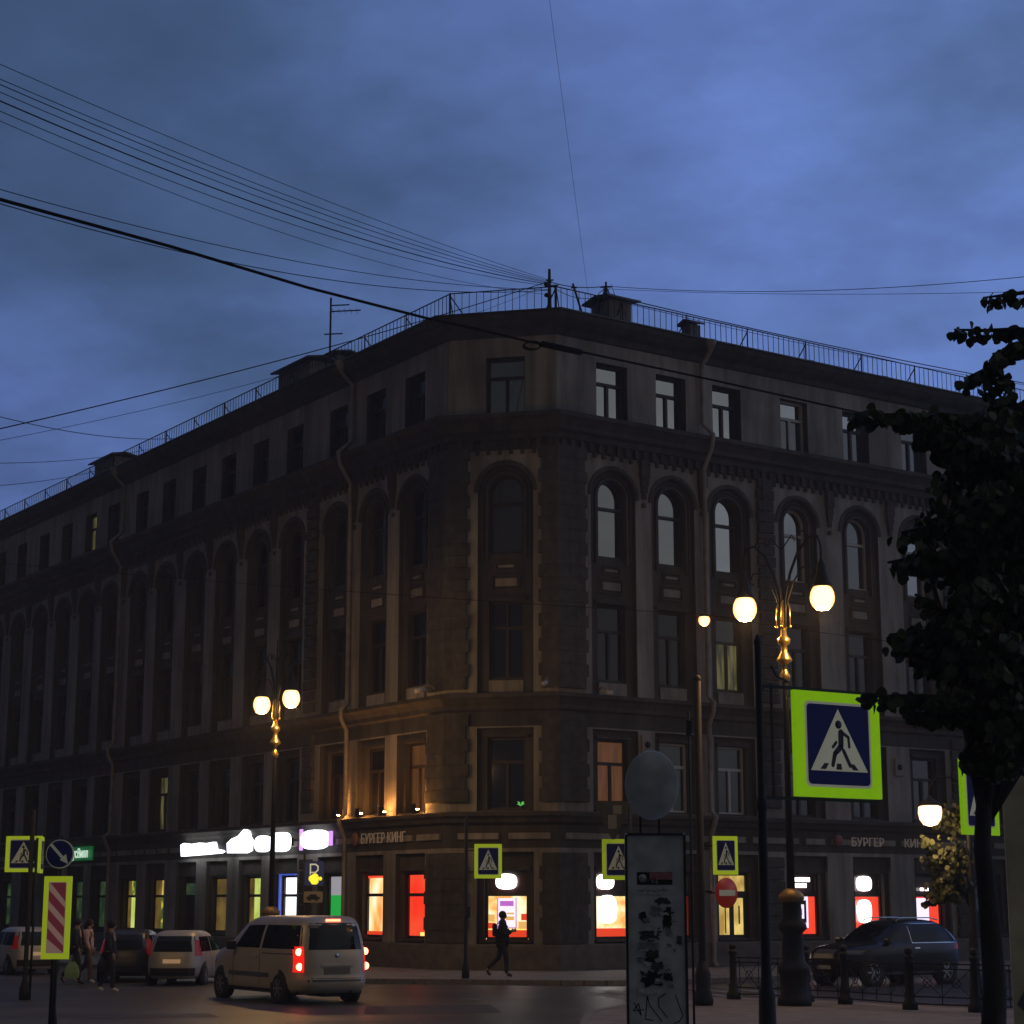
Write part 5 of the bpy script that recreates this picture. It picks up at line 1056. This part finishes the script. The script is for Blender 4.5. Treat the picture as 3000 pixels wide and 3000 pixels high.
def person(loc, hd, label, jacket, trousers, hair, pose, shoes, long_hair=False, h=1.0, pack=None, bulk=1.0):
    r_ = empty('person', loc, math.pi/2-R(hd), label=label, cat='person'); r_.scale = (h, h, h)
    J = dict(pel=(0, 0, .98), wst=(.0, 0, 1.12), chs=(.0, 0, 1.36), nck=(.0, 0, 1.53), hed=(.03, 0, 1.64), top=(.02, 0, 1.76))
    J.update(pose)
    V = []; E = []; RR = []
    def a(p, r0, par=None):
        V.append(p); RR.append(r0); i = len(V)-1
        if par is not None: E.append((par, i))
        return i
    pe = a(J['pel'], (.15, .11)); w_ = a(J['wst'], (.135, .10), pe); c_ = a(J['chs'], (.16, .11), w_); nk = a(J['nck'], .058, c_)
    h1 = a(J['hed'], (.082, .095), nk); h2 = a(J['top'], (.06, .07), h1); a((J['hed'][0]+.105, 0, J['hed'][2]-.005), .016, h1)
    for s_, nm in ((1, 'l'), (-1, 'r')):
        sh = a((J['chs'][0], s_*.185, 1.44), .062, c_); el = a(J['el'+nm], .046, sh); wr = a(J['wr'+nm], .032, el)
        d = (Vector(J['wr'+nm])-Vector(J['el'+nm])).normalized(); hp = Vector(J['wr'+nm])+d*.07; pm = a(tuple(hp), (.034, .018), wr)
        sd = d.cross(Vector((0, 1, 0))).normalized() if abs(d.y) < .8 else Vector((1, 0, 0))
        for k, ln in enumerate((.065, .075, .07, .055)):
            b = hp+sd*(.022-.015*k)+d*.025; f1 = a(tuple(b), .010, pm); f2 = a(tuple(b+d*ln*.55), .0095, f1); a(tuple(b+d*ln*.9+Vector((0, -s_*.018, 0))), .008, f2)
        t = Vector(J['wr'+nm])+d*.03+sd*.04; t1 = a(tuple(t), .011, wr); a(tuple(t+d*.045+sd*.015), .009, t1)
    for s_, nm in ((1, 'l'), (-1, 'r')):
        hp = a((J['pel'][0], s_*.095, J['pel'][2]-.06), .092, pe); kn = a(J['kn'+nm], .062, hp); an = a(J['an'+nm], .04, kn); a(J['to'+nm], .035, an)
    body = skobj('body', (V, E, RR), 'skin', r_)
    off = .022
    V = []; E = []; RR = []
    c0 = a(J['wst'], (.165, .13)); hip = a((J['pel'][0], 0, J['pel'][2]-.06), (.19, .15), c0); ch = a(J['chs'], (.195, .145), c0); nk = a((J['nck'][0]-.01, 0, J['nck'][2]-.02), .085, ch)
    for s_, nm in ((1, 'l'), (-1, 'r')):
        sh = a((J['chs'][0], s_*.195, 1.44), .085, ch); el = a(J['el'+nm], .066, sh); a(J['wr'+nm], .052, el)
    RR = [tuple(x*bulk for x in r0) if isinstance(r0, tuple) else r0*bulk for r0 in RR]
    if bulk > 1.1: hd_ = a((J['nck'][0]-.05, 0, J['nck'][2]+.03), (.10, .11), nk)
    skobj('jacket', (V, E, RR), jacket, r_)
    V = []; E = []; RR = []
    pe = a(J['pel'], (.165, .13))
    for s_, nm in ((1, 'l'), (-1, 'r')):
        hp = a((J['pel'][0], s_*.098, J['pel'][2]-.07), .105, pe); kn = a(J['kn'+nm], .077, hp); a(J['an'+nm], .058, kn)
    skobj('trousers', (V, E, RR), trousers, r_)
    for nm in 'lr':
        V = []; E = []; RR = []; i0 = a(J['an'+nm], .05); A = Vector(J['an'+nm]); Tt = Vector(J['to'+nm]); md = A.lerp(Tt, .5); md.z = min(A.z, Tt.z)+.025; i1 = a(tuple(md), .048, i0); a(tuple(Tt+(Tt-md)*.2), .04, i1); skobj('shoe', (V, E, RR), shoes, r_)
    mb = MB(); hx, hz = J['hed'][0], J['hed'][2]; mb.ball((hx-.022, 0, hz+.045), .112, 16, sq=1.0)
    if long_hair: mb.tube([(hx-.06, 0, hz+.05), (hx-.10, .0, hz-.08), (hx-.11, .05, hz-.24), (hx-.10, .08, hz-.40)], [.08, .085, .07, .03], 10)
    mb.v = [v_ for v_ in mb.v]; obj('hair', mb, hair, r_)
    mb = MB()
    for s_ in (-1, 1): mb.ball((hx+.088, s_*.032, hz+.018), .010, 8)
    obj('eyes', mb, 'dark', body)
    mb = MB(); mb.tube([(hx+.088, -.025, hz-.05), (hx+.093, 0, hz-.052), (hx+.088, .025, hz-.05)], .006, 6); obj('mouth', mb, mat('lips', (.3, .1, .09), .5), body)
    if pack:
        mb = MB(); mb.box((-.21, 0, 1.27), (.14, .28, .36), bev=.06); bp = obj('backpack', mb, pack, r_); mb = MB()
        for s_ in (-1, 1): mb.tube([(-.14, s_*.11, 1.44), (.02, s_*.13, 1.52), (.15, s_*.13, 1.36), (.08, s_*.15, 1.18), (-.12, s_*.13, 1.1)], .018, 6)
        obj('strap', mb, pack, bp)
    return r_
cl = lambda n_, c: mat(n_, c, .9, var=.3, scale=12)
walk = dict(knl=(-.10, .10, .52), anl=(-.42, .09, .20), tol=(-.32, .09, .05), knr=(.12, -.10, .52), anr=(.12, -.10, .085), tor=(.27, -.10, .035))
arms_in = dict(ell=(.04, .25, 1.16), wrl=(.26, .14, 1.22), elr=(.04, -.25, 1.16), wrr=(.26, -.12, 1.24))
arms_dn = dict(ell=(-.06, .25, 1.15), wrl=(.02, .25, .92), elr=(.05, -.25, 1.15), wrr=(.14, -.24, .94))
person((-.28, 55.6, .13), 90, 'dark clad walker crossing in front of the cut corner window, hands raised to the chest', cl('black_jacket', (.012, .012, .014)), cl('dark_trousers', (.015, .015, .018)), cl('dark_hair', (.03, .02, .015)), {**walk, **arms_in}, 'dark', h=1.03, pack=cl('dark_bag', (.02, .02, .02)), bulk=1.28)
person((-11.9, 54.4, .0), 100, 'long haired walker in a pale pink jacket with a dark shoulder bag at the left', cl('pink_jacket', (.66, .42, .38)), cl('brown_trousers', (.14, .10, .085)), cl('brown_hair', (.05, .03, .02)), {**walk, **arms_dn}, 'whitecar', long_hair=True, h=.98, pack=cl('dark_strap_bag', (.04, .03, .03)))
person((-10.2, 49.2, 0), 95, 'walker in all dark clothes with bright white shoes left of the parked cars', cl('dark_coat', (.03, .03, .034)), cl('black_trousers', (.022, .022, .026)), cl('short_dark_hair', (.02, .016, .014)), {**walk, **arms_dn, 'anl': (-.30, .09, .12), 'knl': (-.04, .1, .52), 'tol': (-.18, .09, .04)}, mat('white_shoes', (.6, .55, .45), .6), h=.99)
pB = person((-12.12, 53.9, 0), 95, 'dark figure carrying a green bag, just right of the striped panel', cl('dark_blue_coat', (.025, .027, .035)), cl('dark_jeans', (.02, .022, .03)), cl('grey_hair', (.04, .035, .03)), {**walk, **arms_dn}, 'dark', h=1.0)
mb = MB(); vs = []
for z_, w_, d_ in ((0, .17, .08), (.15, .19, .10), (.32, .15, .07), (.44, .06, .02)): vs += [(-w_, -d_, z_), (w_, -d_, z_), (w_, d_, z_), (-w_, d_, z_)]
mb.add(vs, [(0, 3, 2, 1), (12, 13, 14, 15)]+[(i*4+k, i*4+(k+1) % 4, i*4+4+(k+1) % 4, i*4+4+k) for i in range(3) for k in range(4)]); mb.tube([(-.04, 0, .42), (-.03, 0, .55), (.03, 0, .55), (.04, 0, .42)], .008, 5)
mb.v = [v_*1.0+Vector((-12.08, 53.3, .18)) for v_ in mb.v]; tag(obj('carrier_bag', mb, mat('pale_green_bag', (.20, .30, .12), .6, emit=(.10, .15, .05), es=.03)), 'pale green carrier bag held low beside the pink jacket', 'bag')
# ------------------------------------------------------------ the opposite side of the left-hand street (beyond the frame)
ob = empty('street_house', (-24.5, 50, 0), label='plain five storey house across the left street, beyond the picture', cat='building')
F2 = Fac((FL.P(-6, 0, 24).x, FL.P(-6, 0, 24).y), -34.4, 1); mb = MB(); Lh = 62
xs = [0]; 
nb = 20
for k in range(nb):
    e0, e1 = Lh*k/nb, Lh*(k+1)/nb
    for z0, z1 in ((0, 4.2), (4.2, 8.2), (8.2, 12.2), (12.2, 16.2), (16.2, 20)): cell(mb, F2, e0, e1, z0, z1, (e0+e1)/2, .65, z0+1.0, z0+3.2, q2=-.3, mi=0, mi2=1)
for a, b in ((F2.P(0, 0), F2.P(0, 0, -14)), (F2.P(Lh, 0, -14), F2.P(Lh, 0)), (F2.P(0, 0, -14), F2.P(Lh, 0, -14))): mb.quad(a, b, b+Vector((0, 0, 20)), a+Vector((0, 0, 20)))
obj('wall', mb, ['cream', 'brown'], ob, world=True, recalc=False)
mb = MB(); mb.quad(F2.P(-.4, 20, .5), F2.P(Lh+.4, 20, .5), F2.P(Lh+.4, 23, -7), F2.P(-.4, 23, -7)); mb.quad(F2.P(-.4, 20, -14.5), F2.P(Lh+.4, 20, -14.5), F2.P(Lh+.4, 23, -7), F2.P(-.4, 23, -7)); obj('roof', mb, 'roof', ob, world=True)
for k in range(nb):
    c = Lh*(k+.5)/nb
    for z0 in (0, 4.2, 8.2, 12.2, 16.2):
        mb = MB(); mb.quad(F2.P(c-.65, z0+1, -.28), F2.P(c+.65, z0+1, -.28), F2.P(c+.65, z0+3.2, -.28), F2.P(c-.65, z0+3.2, -.28)); obj('window', mb, 'glassdim', ob, world=True)
# ------------------------------------------------------------ trees
M['bark'] = mat('bark', (.05, .043, .036), .95, var=.4, scale=9, bump=.8, streak=(1, 1, .25))
M['leaf'] = mat('leaf', (.040, .048, .014), .6, var=.45, scale=1.8); M['leaf2'] = mat('leaf_pale', (.075, .085, .022), .7, var=.4, scale=2.5)  # second leaf tone is paler, mixed in at random
def leaf(mb, p, s, rd, mi=0, droop=.5):
    n = Vector((rd.uniform(-1, 1), rd.uniform(-1, 1), rd.uniform(-.2, 1))).normalized(); d = Vector((rd.uniform(-1, 1), rd.uniform(-1, 1), -droop-rd.random())).normalized()
    x = n.cross(d)
    if x.length < .1: return
    x.normalize(); nn = d.cross(x); W = s*.44
    pts = [p, p+d*s*.12+x*W*.75+nn*.006, p+d*s*.42+x*W*1.08+nn*.012, p+d*s*.76+x*W*.80, p+d*s*1.0-nn*.012, p+d*s*.76-x*W*.80, p+d*s*.42-x*W*1.08+nn*.012, p+d*s*.12-x*W*.75+nn*.006]
    mb.add(pts, [tuple(range(8))], mi)
def tree(loc, trunk_h, trunk_r, label, blobs, twigs, nl, ls, seed, lean=(0, 0)):
    rd = random.Random(seed); r_ = empty('linden_tree', loc, label=label, cat='tree'); base = Vector(loc); mb = MB()
    top = base+Vector((lean[0], lean[1], trunk_h))
    tp = [base.lerp(top, k/6)+Vector((rd.uniform(-.03, .03), rd.uniform(-.03, .03), 0))*(k > 0) for k in range(7)]
    mb.tube(tp, [trunk_r*(1.35 if k == 0 else 1-.09*k) for k in range(7)], 12); obj('trunk', mb, 'bark', r_, world=True)
    lm = MB(); bm_ = MB()
    for (c, rx_, ry_, rz_, wt) in blobs:
        c = Vector(c); mid = top.lerp(c, .5)+Vector((0, 0, .1)); bm_.tube([top-Vector((0, 0, .3)), mid, c], [trunk_r*.4, trunk_r*.25, trunk_r*.1], 6)
        subs = []
        for k in range(int(20*wt)+6):
            v_ = Vector((rd.gauss(0, 1), rd.gauss(0, 1), rd.gauss(0, 1))).normalized()*rd.random()**.4; q = c+Vector((v_.x*rx_, v_.y*ry_, v_.z*rz_)); subs.append(q); bm_.tube([c, c.lerp(q, .5)+Vector((0, 0, .05)), q], [trunk_r*.09, trunk_r*.06, .006], 4)
        for k in range(int(nl*wt)):
            q = c.lerp(rd.choice(subs), rd.random()**.45*1.12); sg = min(rx_, rz_)*.13+.01; leaf(lm, q+Vector((rd.gauss(0, sg), rd.gauss(0, sg), rd.gauss(0, sg*.75))), ls*rd.uniform(.5, 1.2), rd, rd.random() < .4)
    for pts, den in twigs:
        pts = [Vector(p) for p in pts]; bm_.tube(pts, [max(.006, .03*(1-k/len(pts))) for k in range(len(pts))], 5)
        for a_, b_ in zip(pts[:-1], pts[1:]):
            for k in range(int((b_-a_).length*den*2.4)): leaf(lm, a_.lerp(b_, rd.random())+Vector((rd.gauss(0, .03), rd.gauss(0, .05), rd.gauss(-.02, .025))), ls*rd.uniform(.75, 1.1), rd, rd.random() < .4)
    obj('branches', bm_, 'bark', r_, world=True); obj('crown', lm, ['leaf', 'leaf2'], r_, world=True, recalc=False); return r_
UT = lambda px, py, Y=14.0: tuple(U(px, py, Y))
bl = [(UT(3130, 1085), .22, .5, .12, .25), (UT(3040, 1215), .30, .5, .12, .45), (UT(2960, 1350), .55, .7, .35, 1.2), (UT(2790, 1300), .26, .4, .10, .35), (UT(2880, 1520), .50, .8, .35, 1.2), (UT(3050, 1600, 14.8), .8, 1.0, .7, 1.5), (UT(2900, 1720), .48, .8, .35, 1.2), (UT(2720, 1640), .20, .3, .12, .3), (UT(2860, 1900), .42, .7, .30, 1.0), (UT(3050, 1950, 14.5), .7, .9, .5, 1.4), (UT(2800, 2060), .30, .5, .13, .5), (UT(2960, 2130), .40, .7, .25, .9), (UT(3180, 1520, 15), 1.0, 1.2, .75, 1.8), (UT(3400, 1700, 15), 1.2, 1.4, 1.2, 1.8), (UT(3500, 1150, 15.2), 1.0, 1.2, .9, 1.0), (UT(3200, 2150, 14.6), .6, .8, .3, 1.0), (UT(2940, 2240, 13.8), .28, .5, .12, .5)]
tw = [([UT(3200, 830), UT(3050, 850), UT(2960, 862), UT(2880, 872)], 30), ([UT(3200, 980), UT(2980, 965), UT(2880, 968), UT(2795, 965)], 44), ([UT(3100, 1000), UT(2960, 1010), UT(2890, 1080), UT(2825, 1110)], 80),
      ([UT(2960, 1240), UT(2760, 1215), UT(2600, 1215), UT(2500, 1212)], 60), ([UT(2950, 1300), UT(2780, 1250), UT(2640, 1230)], 80), ([UT(2900, 1650), UT(2700, 1630), UT(2600, 1648)], 46), ([UT(2900, 1500), UT(2740, 1540), UT(2640, 1560)], 50), ([UT(2880, 1860), UT(2700, 1850), UT(2605, 1860)], 50), ([UT(2880, 1880), UT(2720, 1900), UT(2620, 1890)], 50), ([UT(2900, 2060), UT(2700, 2040), UT(2600, 2040), UT(2535, 2035)], 38), ([UT(2900, 2080), UT(2760, 2090), UT(2660, 2090)], 50),
      ([UT(2900, 1780), UT(2760, 1790), UT(2680, 1740)], 44), ([UT(2960, 1100), UT(2900, 1130), UT(2960, 1190)], 60)]
bl = [(tuple(Vector(b[0])-Vector((.02, 0, 0))), b[1]*1.0, b[2], b[3]*1.05, b[4]*1.5) for b in bl]
tree((3.45, 14.0, .13), 3.0, .115, 'big dark linden tree whose leaves fill the right edge', bl, tw, 820, .092, 21, (.04, .1))
p = U(2790, 2520, 43.8)
tree((p.x+.35, 43.8, .13), 2.3, .06, 'small tree with yellow-lit leaves beside the short lamp', [((p.x, 43.6, 3.1), .75, .7, .8, 1.4), ((p.x+.1, 43.9, 4.0), .45, .5, .5, 1.0), ((p.x-.2, 43.6, 2.6), .6, .5, .4, .9)], [([(p.x+.3, 43.9, 2.4), (p.x-.4, 43.6, 3.3), (p.x-.75, 43.5, 3.75)], 60), ([(p.x+.1, 43.8, 2.4), (p.x-.5, 43.6, 2.3), (p.x-.8, 43.6, 2.2)], 50)], 420, .13, 5)

# ------------------------------------------------------------ thin haze, added for lamp halos and softer shadows
hm = bpy.data.materials.new('evening_haze'); hm.use_nodes = True; t = hm.node_tree; t.nodes.clear()
ho = N(t, 'ShaderNodeOutputMaterial'); hvn = N(t, 'ShaderNodeVolumePrincipled'); hvn.inputs['Color'].default_value = (.9, .9, .9, 1); hvn.inputs['Density'].default_value = .0009; hvn.inputs['Anisotropy'].default_value = .3
t.links.new(hvn.outputs[0], ho.inputs['Volume']); M['haze'] = hm
mb = MB(); mb.box((0, 500, 13), (1260, 1460, 28)); tag(obj('haze', mb, 'haze'), kind='stuff')
